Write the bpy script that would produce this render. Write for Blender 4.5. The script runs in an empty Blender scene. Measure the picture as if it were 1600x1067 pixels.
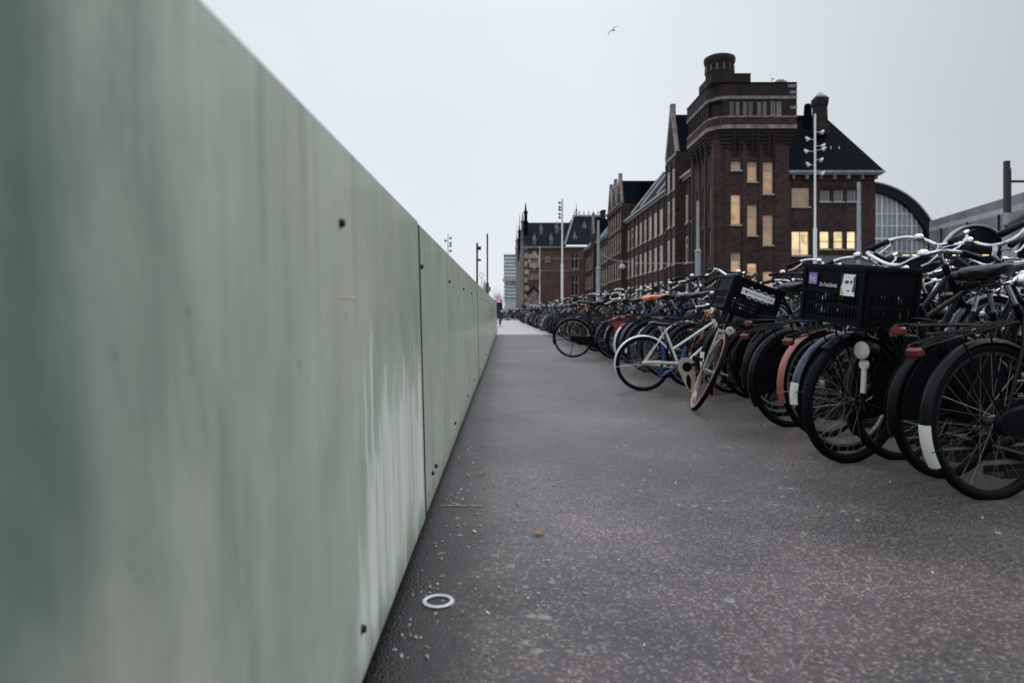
import bpy, math, random
from mathutils import Vector, Matrix, Euler

random.seed(7)
R = math.radians
sc = bpy.context.scene
COL = sc.collection

# ------------------------------------------------------------------ camera
F = 1066.67            # focal length in photo pixels (24 mm on 36 mm, 1600 px)
CAM_H = 0.82
VX, VY = 790.0, 487.0  # vanishing point of the path in the photo
cam = bpy.data.cameras.new("camera")
camo = bpy.data.objects.new("camera", cam)
COL.objects.link(camo)
camo.location = (0, 0, CAM_H)
camo.rotation_euler = (R(90), 0, 0)
cam.lens = 24
cam.sensor_width = 36
cam.shift_x = (800 - VX) / 1600
cam.shift_y = -(533.5 - VY) / 1600
cam.clip_start = 0.05
cam.clip_end = 3000
cam.dof.use_dof = True
cam.dof.focus_distance = 5.0
cam.dof.aperture_fstop = 2.8
sc.camera = camo

# ------------------------------------------------------------------ sky, sun, exposure
world = bpy.data.worlds.new("World")
sc.world = world
world.use_nodes = True
wn, wl = world.node_tree.nodes, world.node_tree.links
wn.clear()
w_out = wn.new("ShaderNodeOutputWorld")
w_bg = wn.new("ShaderNodeBackground")
w_sky = wn.new("ShaderNodeTexSky")
w_sky.sky_type = 'NISHITA'
w_sky.sun_disc = False
w_sky.sun_elevation = R(38.5)
w_sky.sun_rotation = R(72)
w_tc = wn.new("ShaderNodeTexCoord")
w_noise = wn.new("ShaderNodeTexNoise")
w_noise.inputs["Scale"].default_value = 1.6
w_noise.inputs["Detail"].default_value = 4
w_ramp = wn.new("ShaderNodeValToRGB")          # cloud deck: soft grey to white
w_ramp.color_ramp.elements[0].position = 0.3
w_ramp.color_ramp.elements[1].position = 0.75
w_ramp.color_ramp.elements[0].color = (7.7, 8.25, 8.8, 1)
w_ramp.color_ramp.elements[1].color = (8.5, 9.0, 9.5, 1)
w_sep = wn.new("ShaderNodeSeparateXYZ")
w_side = wn.new("ShaderNodeMapRange")          # the deck is thicker towards the east side
w_side.inputs[1].default_value = 0.1
w_side.inputs[2].default_value = 0.85
w_side.inputs[3].default_value = 1.0
w_side.inputs[4].default_value = 0.56
w_side.interpolation_type = 'SMOOTHSTEP'
w_up = wn.new("ShaderNodeMapRange")            # a closed cloud deck is about three times brighter overhead than at the horizon
w_up.inputs[1].default_value = 0.40
w_up.inputs[2].default_value = 1.0
w_up.inputs[3].default_value = 1.0
w_up.inputs[4].default_value = 2.5
w_lum = wn.new("ShaderNodeMath")
w_lum.operation = 'MULTIPLY'
w_mul = wn.new("ShaderNodeVectorMath")
w_mul.operation = 'SCALE'
w_mix = wn.new("ShaderNodeMixRGB")
w_mix.inputs[0].default_value = 0.93
w_bg.inputs["Strength"].default_value = 0.10
wl.new(w_tc.outputs["Generated"], w_noise.inputs["Vector"])
wl.new(w_tc.outputs["Generated"], w_sep.inputs[0])
wl.new(w_sep.outputs[0], w_side.inputs[0])
wl.new(w_noise.outputs[0], w_ramp.inputs[0])
wl.new(w_ramp.outputs[0], w_mul.inputs[0])
wl.new(w_sep.outputs[2], w_up.inputs[0])
wl.new(w_side.outputs[0], w_lum.inputs[0])
wl.new(w_up.outputs[0], w_lum.inputs[1])
wl.new(w_lum.outputs[0], w_mul.inputs["Scale"])
wl.new(w_sky.outputs[0], w_mix.inputs[1])
wl.new(w_mul.outputs[0], w_mix.inputs[2])
wl.new(w_mix.outputs[0], w_bg.inputs[0])
wl.new(w_bg.outputs[0], w_out.inputs[0])

sun = bpy.data.lights.new("sun", 'SUN')
sun.energy = 0.9
sun.angle = R(38)
sun.color = (1.0, 0.97, 0.93)
suno = bpy.data.objects.new("sun", sun)
COL.objects.link(suno)
# the light comes from high on the front right
suno.rotation_euler = Vector((0.74, 0.24, 0.62)).to_track_quat('Z', 'Y').to_euler()

sc.view_settings.view_transform = 'Standard'
sc.view_settings.look = 'None'
sc.view_settings.exposure = 0.0
sc.view_settings.gamma = 1.0
sc.view_settings.use_curve_mapping = False


# ------------------------------------------------------------------ materials
class Nodes:
    def __init__(s, name):
        s.m = bpy.data.materials.new(name)
        s.m.use_nodes = True
        s.n, s.l = s.m.node_tree.nodes, s.m.node_tree.links
        s.p = s.n["Principled BSDF"]
        s.tc = None

    def coord(s, scale=(1, 1, 1), kind="Object"):
        if s.tc is None:
            s.tc = s.n.new("ShaderNodeTexCoord")
        mp = s.n.new("ShaderNodeMapping")
        mp.inputs["Scale"].default_value = scale
        s.l.new(s.tc.outputs[kind], mp.inputs[0])
        return mp.outputs[0]

    def noise(s, scale, detail=4, rough=0.55, vec=None, dist=0):
        t = s.n.new("ShaderNodeTexNoise")
        t.inputs["Scale"].default_value = scale
        t.inputs["Detail"].default_value = detail
        t.inputs["Roughness"].default_value = rough
        t.inputs["Distortion"].default_value = dist
        s.l.new(vec if vec is not None else s.coord(), t.inputs["Vector"])
        return t.outputs[0]

    def voronoi(s, scale, out="Distance", vec=None):
        t = s.n.new("ShaderNodeTexVoronoi")
        t.inputs["Scale"].default_value = scale
        s.l.new(vec if vec is not None else s.coord(), t.inputs["Vector"])
        return t.outputs[out]

    def ramp(s, fac, stops):
        r = s.n.new("ShaderNodeValToRGB")
        e = r.color_ramp.elements
        while len(e) < len(stops):
            e.new(0.5)
        for k, (p, c) in enumerate(stops):
            e[k].position = p
            e[k].color = (c, c, c, 1) if isinstance(c, (int, float)) else (*c, 1)
        s.l.new(fac, r.inputs[0])
        return r.outputs[0]

    def mix(s, fac, a, b, mode='MIX'):
        x = s.n.new("ShaderNodeMixRGB")
        x.blend_type = mode
        for i, v in ((0, fac), (1, a), (2, b)):
            if isinstance(v, (int, float)):
                x.inputs[i].default_value = v if i == 0 else (v, v, v, 1)
            elif isinstance(v, tuple):
                x.inputs[i].default_value = (*v, 1)
            else:
                s.l.new(v, x.inputs[i])
        return x.outputs[0]

    def math(s, op, a, b=0.0, c=None):
        x = s.n.new("ShaderNodeMath")
        x.operation = op
        for i, v in enumerate((a, b) if c is None else (a, b, c)):
            if isinstance(v, (int, float)):
                x.inputs[i].default_value = v
            else:
                s.l.new(v, x.inputs[i])
        return x.outputs[0]

    def range(s, v, a, b, c=0.0, d=1.0):
        x = s.n.new("ShaderNodeMapRange")
        x.interpolation_type = 'SMOOTHSTEP'
        for i, q in enumerate((a, b, c, d)):
            x.inputs[i + 1].default_value = q
        s.l.new(v, x.inputs[0])
        return x.outputs[0]

    def axis(s):
        x = s.n.new("ShaderNodeSeparateXYZ")
        s.l.new(s.coord(), x.inputs[0])
        return x.outputs

    def set(s, **kw):
        names = dict(col="Base Color", rough="Roughness", metal="Metallic", spec="Specular IOR Level", coat="Coat Weight",
                     coatr="Coat Roughness", emi="Emission Color", emis="Emission Strength", alpha="Alpha", trans="Transmission Weight")
        for k, v in kw.items():
            i = s.p.inputs[names[k]]
            if isinstance(v, (int, float)):
                i.default_value = v
            elif isinstance(v, tuple):
                i.default_value = (*v, 1)
            else:
                s.l.new(v, i)
        return s

    def bump(s, h, strength=0.3, dist=0.01):
        b = s.n.new("ShaderNodeBump")
        b.inputs["Strength"].default_value = strength
        b.inputs["Distance"].default_value = dist
        s.l.new(h, b.inputs["Height"])
        s.l.new(b.outputs[0], s.p.inputs["Normal"])
        return s


def plain(name, col, rough=0.5, metal=0.0, spec=0.5, var=0.25, scale=9, coat=0.0, bump=0.0):
    s = Nodes(name)
    n = s.noise(scale, 3)
    lo = tuple(c * (1 - var) for c in col)
    hi = tuple(min(1, c * (1 + var)) for c in col)
    s.set(col=s.ramp(n, [(0.3, lo), (0.7, hi)]), metal=metal, spec=spec, coat=coat,
          rough=s.ramp(n, [(0.3, max(0.03, rough - 0.08)), (0.7, min(1, rough + 0.12))]))
    if bump:
        s.bump(s.noise(scale * 6, 3), bump, 0.005)
    return s.m


def asphalt(name, base, stones, tint, sheen=0.9, damp=0.7, wall=False):
    s = Nodes(name)
    v = s.n.new("ShaderNodeTexVoronoi")
    v.inputs["Scale"].default_value = 150
    s.l.new(s.coord(), v.inputs["Vector"])
    sep = s.n.new("ShaderNodeSeparateColor")
    s.l.new(v.outputs["Color"], sep.inputs[0])
    grain = s.ramp(sep.outputs[0], [(0.0, tuple(c * 0.25 for c in base)), (0.5, tuple(c * 0.8 for c in base)), (0.8, tuple(c * 2.0 for c in base)), (0.985, stones)])
    fine = s.noise(420, 2, 0.6)
    grain = s.mix(0.6, grain, s.ramp(fine, [(0.35, 0.35), (0.65, 1.5)]), 'MULTIPLY')
    big = s.noise(0.9, 6, 0.62)
    col = s.mix(s.ramp(big, [(0.35, 0.0), (0.7, 0.8)]), grain, tint, 'MULTIPLY')
    mid = s.noise(9, 5, 0.65)
    col = s.mix(s.ramp(mid, [(0.42, 0.0), (0.75, 0.45)]), col, 0.4, 'MULTIPLY')
    if wall:      # irregular patches where the surface has dried pale
        dry = s.range(s.noise(0.55, 8, 0.66), 0.40, 0.68)
        pale = s.mix(0.35, (0.128, 0.101, 0.106), s.mix(1.0, grain, (5.0, 4.8, 4.7), 'MULTIPLY'))
        pale = s.mix(s.ramp(mid, [(0.4, 0.0), (0.75, 0.3)]), pale, 0.6, 'MULTIPLY')
        col = s.mix(dry, col, pale)
        damp = s.math('MULTIPLY_ADD', dry, -0.2, damp)
    if wall:      # darker band with a ragged edge along the foot of the wall
        foot_band = s.range(s.math('ADD', s.axis()[0], s.math('MULTIPLY', s.math('SUBTRACT', s.noise(3.5, 5, 0.65), 0.5), 0.30)), -0.03, -0.20)
        col = s.mix(foot_band, col, (0.16, 0.17, 0.20), 'MULTIPLY')
    s.set(col=col, spec=damp, rough=s.ramp(big, [(0.3, 0.30), (0.7, 0.44)]))
    s.p.inputs["Sheen Weight"].default_value = sheen
    s.p.inputs["Sheen Roughness"].default_value = 0.16
    s.p.inputs["Sheen Tint"].default_value = (1.0, 0.91, 0.94, 1)
    h = s.math('ADD', s.math('MULTIPLY', v.outputs["Distance"], -0.8), s.math('MULTIPLY', s.noise(70, 3), 0.6))
    s.bump(h, 0.6, 0.004)
    return s.m


def brick(name, c1, c2, mortar, wash=0.5):
    s = Nodes(name)
    sep = s.axis()
    cmb = s.n.new("ShaderNodeCombineXYZ")
    s.l.new(s.math('ADD', sep[0], sep[1]), cmb.inputs[0])
    s.l.new(sep[2], cmb.inputs[1])
    b = s.n.new("ShaderNodeTexBrick")
    b.inputs["Scale"].default_value = 1.0
    b.inputs["Brick Width"].default_value = 0.42
    b.inputs["Row Height"].default_value = 0.15
    b.inputs["Mortar Size"].default_value = 0.014
    b.inputs["Color1"].default_value = (*c1, 1)
    b.inputs["Color2"].default_value = (*c2, 1)
    b.inputs["Mortar"].default_value = (*mortar, 1)
    s.l.new(cmb.outputs[0], b.inputs["Vector"])
    n = s.noise(0.55, 6, 0.65)
    st = s.noise(1.0, 4, 0.6, s.coord((1.2, 1.2, 0.12)))
    col = s.mix(s.ramp(n, [(0.35, 0.0), (0.72, wash)]), b.outputs[0], (0.35, 0.33, 0.34), 'MULTIPLY')
    col = s.mix(s.ramp(st, [(0.45, 0.0), (0.8, wash)]), col, (0.42, 0.40, 0.42), 'MULTIPLY')
    s.set(col=col, rough=0.85, spec=0.25)
    s.bump(b.outputs["Fac"], -0.35, 0.02)
    return s.m


def slate(name, c, c2):
    s = Nodes(name)
    sep = s.axis()
    cmb = s.n.new("ShaderNodeCombineXYZ")
    s.l.new(s.math('ADD', sep[0], sep[1]), cmb.inputs[0])
    s.l.new(sep[2], cmb.inputs[1])
    b = s.n.new("ShaderNodeTexBrick")
    b.inputs["Scale"].default_value = 1.0
    b.inputs["Brick Width"].default_value = 0.35
    b.inputs["Row Height"].default_value = 0.28
    b.inputs["Mortar Size"].default_value = 0.02
    b.inputs["Color1"].default_value = (*c, 1)
    b.inputs["Color2"].default_value = (*c2, 1)
    b.inputs["Mortar"].default_value = (*[q * 0.4 for q in c], 1)
    s.l.new(cmb.outputs[0], b.inputs["Vector"])
    n = s.noise(0.4, 5)
    s.set(col=s.mix(s.ramp(n, [(0.4, 0.0), (0.7, 0.6)]), b.outputs[0], (0.5, 0.52, 0.52), 'MULTIPLY'), rough=0.8, spec=0.03)
    s.bump(b.outputs["Fac"], -0.3, 0.02)
    return s.m


def wall_material():
    s = Nodes("sage_panel")
    ax = s.axis()
    y, z = ax[1], ax[2]
    streak = s.noise(1.0, 5, 0.6, s.coord((1, 9, 0.55)))
    fine = s.noise(1.0, 4, 0.6, s.coord((1, 34, 1.3)))
    cloud = s.noise(1.7, 6, 0.6)
    soft = s.noise(1.0, 6, 0.62, s.coord((1, 3.2, 1.1)), 0.3)
    col = s.ramp(s.math('ADD', s.math('MULTIPLY', streak, 0.24), s.math('ADD', s.math('MULTIPLY', soft, 0.40), s.math('MULTIPLY', s.noise(4.5, 8, 0.7), 0.36))), [(0.36, (0.345, 0.415, 0.345)), (0.5, (0.405, 0.468, 0.392)), (0.64, (0.46, 0.512, 0.44))])
    col = s.mix(s.ramp(fine, [(0.52, 0.0), (0.75, 0.28)]), col, (0.76, 0.80, 0.75), 'MULTIPLY')
    # patchy grime all along the wall
    blot = s.math('ADD', s.math('MULTIPLY', s.noise(1.0, 7, 0.68, s.coord((1, 2.6, 1.5)), 0.4), 0.7), s.math('MULTIPLY', streak, 0.3))
    col = s.mix(s.ramp(blot, [(0.40, 0.6), (0.58, 0.0)]), col, (0.64, 0.69, 0.69), 'MULTIPLY')
    # vignette shade painted into the colour, a large ragged patch on the first panel
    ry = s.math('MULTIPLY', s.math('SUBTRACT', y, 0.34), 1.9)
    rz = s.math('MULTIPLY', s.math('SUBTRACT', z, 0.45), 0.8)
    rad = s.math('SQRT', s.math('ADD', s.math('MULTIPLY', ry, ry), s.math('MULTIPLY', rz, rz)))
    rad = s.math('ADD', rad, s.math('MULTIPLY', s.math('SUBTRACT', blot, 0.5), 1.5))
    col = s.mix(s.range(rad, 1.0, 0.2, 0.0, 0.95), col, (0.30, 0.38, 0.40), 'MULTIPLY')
    col = s.mix(s.ramp(cloud, [(0.42, 0.0), (0.75, 0.45)]), col, (0.72, 0.76, 0.76), 'MULTIPLY')
    # warm tan bleed
    warm = s.noise(2.3, 4, 0.5, s.coord((1, 1.0, 0.7)))
    col = s.mix(s.ramp(warm, [(0.52, 0.0), (0.72, 0.45)]), col, (0.50, 0.47, 0.40))
    # whitish wash that ran down the panel near its end: thin runs above, a broad ragged patch below
    run = s.noise(1.0, 4, 0.6, s.coord((1, 16, 0.6)), 0.5)
    edge = s.noise(1.0, 5, 0.65, s.coord((1, 7, 2.2)))
    ragged = s.math('MULTIPLY', s.math('SUBTRACT', edge, 0.5), 0.9)
    zz = s.math('ADD', z, ragged)
    slant = s.math('ADD', y, s.math('MULTIPLY', ragged, 0.35))
    band = s.math('MULTIPLY', s.range(s.math('ADD', slant, s.math('MULTIPLY', z, -0.55)), 1.22, 1.36), s.range(y, 2.50, 2.44))
    low = s.math('MULTIPLY', s.range(zz, 0.66, 0.50), s.range(zz, 0.04, 0.20))
    wash = s.math('MULTIPLY', s.math('MULTIPLY', band, low), s.ramp(run, [(0.36, 0.12), (0.58, 1.0)]))
    for yc, w_, ztop in ((1.50, 0.013, 0.74), (1.575, 0.020, 0.83), (1.66, 0.010, 0.62), (1.40, 0.010, 0.42), (2.05, 0.025, 0.72), (1.86, 0.016, 0.58)):
        wob = s.math('ADD', y, s.math('MULTIPLY', s.math('SUBTRACT', s.noise(1.0, 2, 0.5, s.coord((1, 1, 5))), 0.5), 0.10))
        d_ = s.math('ABSOLUTE', s.math('SUBTRACT', wob, yc))
        line = s.math('MULTIPLY', s.range(d_, w_, w_ * 0.35), s.math('MULTIPLY', s.range(z, ztop, ztop - 0.10), s.range(z, 0.1, 0.3)))
        wash = s.math('MAXIMUM', wash, s.math('MULTIPLY', line, 0.85))
    wash = s.math('MULTIPLY', wash, 0.85)
    col = s.mix(wash, col, (0.70, 0.75, 0.72))
    # splash dirt along the foot and water marks under the top edge
    foot = s.math('ADD', z, s.math('MULTIPLY', s.math('SUBTRACT', edge, 0.5), 0.12))
    col = s.mix(s.range(foot, 0.17, 0.06, 0.0, 0.55), col, (0.40, 0.39, 0.36), 'MULTIPLY')
    drip = s.noise(1.0, 3, 0.6, s.coord((1, 11, 0.35)))
    col = s.mix(s.math('MULTIPLY', s.range(z, 0.62, 1.1), s.ramp(drip, [(0.55, 0.0), (0.68, 0.6)])), col, (0.60, 0.66, 0.63), 'MULTIPLY')
    # small scuffs and chips
    chip = s.noise(38, 3, 0.7, s.coord((1, 0.5, 1)))
    col = s.mix(s.ramp(chip, [(0.66, 0.0), (0.72, 0.5)]), col, (0.55, 0.58, 0.54), 'MULTIPLY')
    # dark vertical scratches on the far panels
    scr = s.noise(1.0, 3, 0.7, s.coord((1, 5, 0.9)))
    far = s.math('MULTIPLY', s.range(y, 11.0, 12.5), s.range(z, 0.55, 0.7))
    far = s.math('MULTIPLY', far, s.range(z, 0.98, 0.9))
    col = s.mix(s.math('MULTIPLY', far, s.ramp(scr, [(0.52, 0.0), (0.58, 0.8)])), col, (0.05, 0.06, 0.055))
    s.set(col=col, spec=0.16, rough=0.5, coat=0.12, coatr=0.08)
    s.p.inputs["Coat IOR"].default_value = 1.6
    s.bump(s.noise(1.0, 3, 0.5, s.coord((4, 30, 5))), 0.05, 0.004)
    return s.m


def glow(name, c, strength, rough=0.1):
    s = Nodes(name)
    oi = s.n.new("ShaderNodeObjectInfo")
    off = s.n.new("ShaderNodeVectorMath")
    off.operation = 'ADD'
    s.l.new(s.coord((0.9, 1, 0.9)), off.inputs[0])
    sh = s.math('MULTIPLY', oi.outputs["Random"], 40.0)
    s.l.new(sh, off.inputs[1])
    n = s.noise(1.0, 3, 0.55, off.outputs[0])
    s.set(col=(0.22, 0.18, 0.14), rough=rough, emi=s.ramp(n, [(0.32, tuple(q * 0.40 for q in c)), (0.5, tuple(q * 0.78 for q in c)), (0.68, c)]),
          emis=s.math('MULTIPLY', s.math('MULTIPLY_ADD', oi.outputs["Random"], 0.8, 0.6), strength))
    return s.m


M = {}
M['asphalt'] = asphalt("asphalt", (0.024, 0.0172, 0.020), (0.19, 0.16, 0.16), (0.6, 0.52, 0.54), wall=True)
M['ground'] = asphalt("ground_asphalt", (0.075, 0.062, 0.064), (0.22, 0.2, 0.2), (0.7, 0.68, 0.7), 0.4)
M['slab'] = plain("pale_slab", (0.36, 0.32, 0.32), 0.5, var=0.12, scale=2.5)
M['joint'] = plain("dark_joint", (0.02, 0.018, 0.018), 0.8)
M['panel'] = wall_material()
M['panel_base'] = plain("wet_concrete", (0.010, 0.010, 0.012), 0.7, bump=0.3)
M['bolt'] = plain("dark_steel", (0.008, 0.008, 0.01), 0.6, metal=0.3)
M['white_paint'] = plain("white_paint", (0.62, 0.62, 0.62), 0.5, var=0.12)
M['orange_paint'] = plain("orange_paint", (0.40, 0.20, 0.11), 0.7, scale=60, var=0.5)
M['peach_paint'] = plain("peach_paint", (0.66, 0.50, 0.36), 0.6, scale=60, var=0.3)
M['leaf'] = plain("dead_leaf", (0.32, 0.14, 0.06), 0.7, scale=40)
M['gum'] = plain("gum", (0.20, 0.185, 0.185), 0.6, scale=50, var=0.3)
M['litter'] = plain("litter", (0.46, 0.45, 0.44), 0.7, scale=60, var=0.5)
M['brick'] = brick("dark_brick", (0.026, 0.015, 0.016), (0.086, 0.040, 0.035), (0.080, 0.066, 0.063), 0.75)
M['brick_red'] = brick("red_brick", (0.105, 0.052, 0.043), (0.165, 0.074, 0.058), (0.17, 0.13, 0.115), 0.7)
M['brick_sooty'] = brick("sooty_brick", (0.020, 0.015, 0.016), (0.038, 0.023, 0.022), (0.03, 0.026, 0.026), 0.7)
M['stone'] = plain("pale_stone", (0.34, 0.30, 0.27), 0.8, var=0.35, scale=2.2)
M['stone_dirty'] = plain("dirty_stone", (0.19, 0.165, 0.15), 0.85, var=0.55, scale=1.6)
M['plinth'] = plain("grey_plinth", (0.14, 0.13, 0.125), 0.85, var=0.3, scale=1.0)
M['slate'] = slate("slate_roof", (0.018, 0.025, 0.032), (0.026, 0.034, 0.042))
M['slate_dark'] = slate("dark_slate", (0.0022, 0.0048, 0.0085), (0.0045, 0.0078, 0.012))
M['slate_pale'] = slate("pale_slate", (0.14, 0.15, 0.16), (0.19, 0.20, 0.21))
M['lead'] = plain("lead_trim", (0.24, 0.25, 0.26), 0.5, var=0.3, scale=1.2)
M['cream'] = plain("cream_joinery", (0.50, 0.44, 0.36), 0.5, var=0.15)
M['dark_pipe'] = plain("dark_pipe", (0.015, 0.016, 0.018), 0.5)
M['pane_dark'] = plain("dark_glass", (0.02, 0.025, 0.03), 0.08, spec=0.9)
M['pane_blind'] = plain("glass_with_blind", (0.33, 0.27, 0.215), 0.25, var=0.35, scale=0.35)
M['pane_blue'] = plain("grey_glass", (0.09, 0.105, 0.115), 0.12, spec=0.8)
M['lit'] = glow("lit_window", (1.0, 0.60, 0.27), 0.5)
M['lit_hot'] = glow("bright_window", (1.0, 0.74, 0.38), 1.0)
M['lit_dim'] = glow("dim_window", (0.90, 0.48, 0.23), 0.27)
M['blind_glow'] = glow("lit_blind", (0.72, 0.40, 0.19), 0.2)
M['lamp_strip'] = glow("lamp_strip", (1.0, 0.75, 0.35), 2.2)
M['galv'] = plain("galvanised_steel", (0.24, 0.28, 0.30), 0.45, metal=0.3, var=0.2, scale=2)
M['white_metal'] = plain("white_metal", (0.62, 0.64, 0.65), 0.4, var=0.1)
M['dark_metal'] = plain("black_metal", (0.012, 0.015, 0.018), 0.5)
M['shed_black'] = plain("shed_black", (0.005, 0.007, 0.010), 0.7, spec=0.2)
M['shed_glass'] = plain("shed_glass", (0.25, 0.28, 0.30), 0.2, var=0.25, scale=0.3)
M['shed_roof'] = plain("shed_roof", (0.20, 0.22, 0.24), 0.45, var=0.25, scale=0.2)
M['shed_pale'] = plain("shed_pale_band", (0.42, 0.42, 0.43), 0.5, var=0.2, scale=0.3)
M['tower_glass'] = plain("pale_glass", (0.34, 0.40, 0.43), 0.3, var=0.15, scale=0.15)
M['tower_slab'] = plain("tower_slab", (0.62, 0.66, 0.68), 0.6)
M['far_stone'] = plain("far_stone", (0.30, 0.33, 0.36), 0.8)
M['bark'] = plain("bark", (0.055, 0.045, 0.045), 0.9)
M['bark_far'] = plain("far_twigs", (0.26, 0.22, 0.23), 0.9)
M['skin'] = plain("skin", (0.42, 0.24, 0.18), 0.5)
M['coat_dark'] = plain("dark_coat", (0.012, 0.013, 0.018), 0.8)
M['coat_grey'] = plain("grey_coat", (0.30, 0.31, 0.33), 0.8)
M['pink'] = plain("pink_cloth", (0.55, 0.36, 0.45), 0.9)
M['hair'] = plain("dark_hair", (0.015, 0.010, 0.008), 0.6)
M['feather'] = plain("feather", (0.30, 0.31, 0.33), 0.7)
M['feather_dark'] = plain("dark_feather", (0.02, 0.022, 0.03), 0.7)
M['green_sign'] = plain("green_sign", (0.02, 0.22, 0.10), 0.5)
# bicycle materials
M['rubber'] = plain("tyre_rubber", (0.0030, 0.0040, 0.0058), 0.65, spec=0.10, var=0.3, scale=30)
M['tan_tyre'] = plain("tan_tyre", (0.46, 0.19, 0.14), 0.7, var=0.3, scale=20)
M['rim'] = plain("aluminium_rim", (0.40, 0.41, 0.42), 0.32, metal=0.9, var=0.25, scale=20)
M['rim_dark'] = plain("dull_rim", (0.035, 0.035, 0.038), 0.4, metal=0.8, var=0.4, scale=20)
M['spoke'] = plain("spoke_steel", (0.30, 0.30, 0.31), 0.35, metal=0.8)
M['chrome'] = plain("chrome", (0.54, 0.56, 0.58), 0.22, metal=1.0, var=0.12, scale=25)
M['plastic'] = plain("black_plastic", (0.0022, 0.0032, 0.0050), 0.45, spec=0.12, var=0.25, scale=25)
M['crate'] = plain("crate_plastic", (0.0018, 0.0028, 0.0050), 0.5, var=0.3, scale=15, spec=0.10)
M['leather'] = plain("black_leather", (0.0045, 0.0055, 0.0075), 0.36, spec=0.35, var=0.3, scale=30, bump=0.15)
M['brown_leather'] = plain("brown_leather", (0.14, 0.06, 0.028), 0.45, var=0.3, scale=30)
M['red_lens'] = plain("red_lens", (0.13, 0.020, 0.015), 0.25, var=0.2)
M['clear_lens'] = plain("clear_lens", (0.62, 0.62, 0.58), 0.15, var=0.2, scale=40)
M['white_tail'] = plain("white_tail", (0.66, 0.66, 0.63), 0.4, var=0.15)
M['rack'] = plain('rack_steel', (0.02, 0.022, 0.025), 0.5, metal=0.4)
M['sticker'] = plain("white_sticker", (0.74, 0.74, 0.74), 0.5, var=0.06)
M['ink'] = plain("dark_ink", (0.03, 0.03, 0.035), 0.6)
M['heart'] = plain("red_ink", (0.42, 0.03, 0.05), 0.5)
M['purple'] = plain("purple_sticker", (0.20, 0.12, 0.42), 0.5, var=0.2)
M['yellow_ink'] = plain("olive_ink", (0.40, 0.40, 0.16), 0.5)
M['wicker'] = plain("wicker", (0.24, 0.14, 0.07), 0.8, scale=60, var=0.4)
PAINT = {
    'black': (0.0022, 0.0030, 0.0045), 'dark grey': (0.045, 0.048, 0.052), 'silver': (0.38, 0.40, 0.42), 'white': (0.66, 0.67, 0.67),
    'blue': (0.02, 0.07, 0.26), 'light blue': (0.16, 0.36, 0.50), 'teal': (0.01, 0.22, 0.30), 'red': (0.32, 0.025, 0.022),
    'salmon': (0.30, 0.085, 0.062), 'orange': (0.52, 0.14, 0.035), 'green': (0.02, 0.12, 0.05), 'cream': (0.52, 0.48, 0.34),
    'navy': (0.012, 0.022, 0.06), 'purple': (0.10, 0.03, 0.16), 'brown': (0.09, 0.045, 0.025), 'yellow': (0.55, 0.40, 0.04), 'pink': (0.55, 0.25, 0.32)}
for _k, _c in PAINT.items():
    M['paint ' + _k] = plain("paint_" + _k.replace(' ', '_'), _c, 0.30, spec=0.16 if max(_c) < 0.02 else 0.5, coat=0.0 if max(_c) < 0.02 else 0.3, var=0.15, scale=6)


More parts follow.
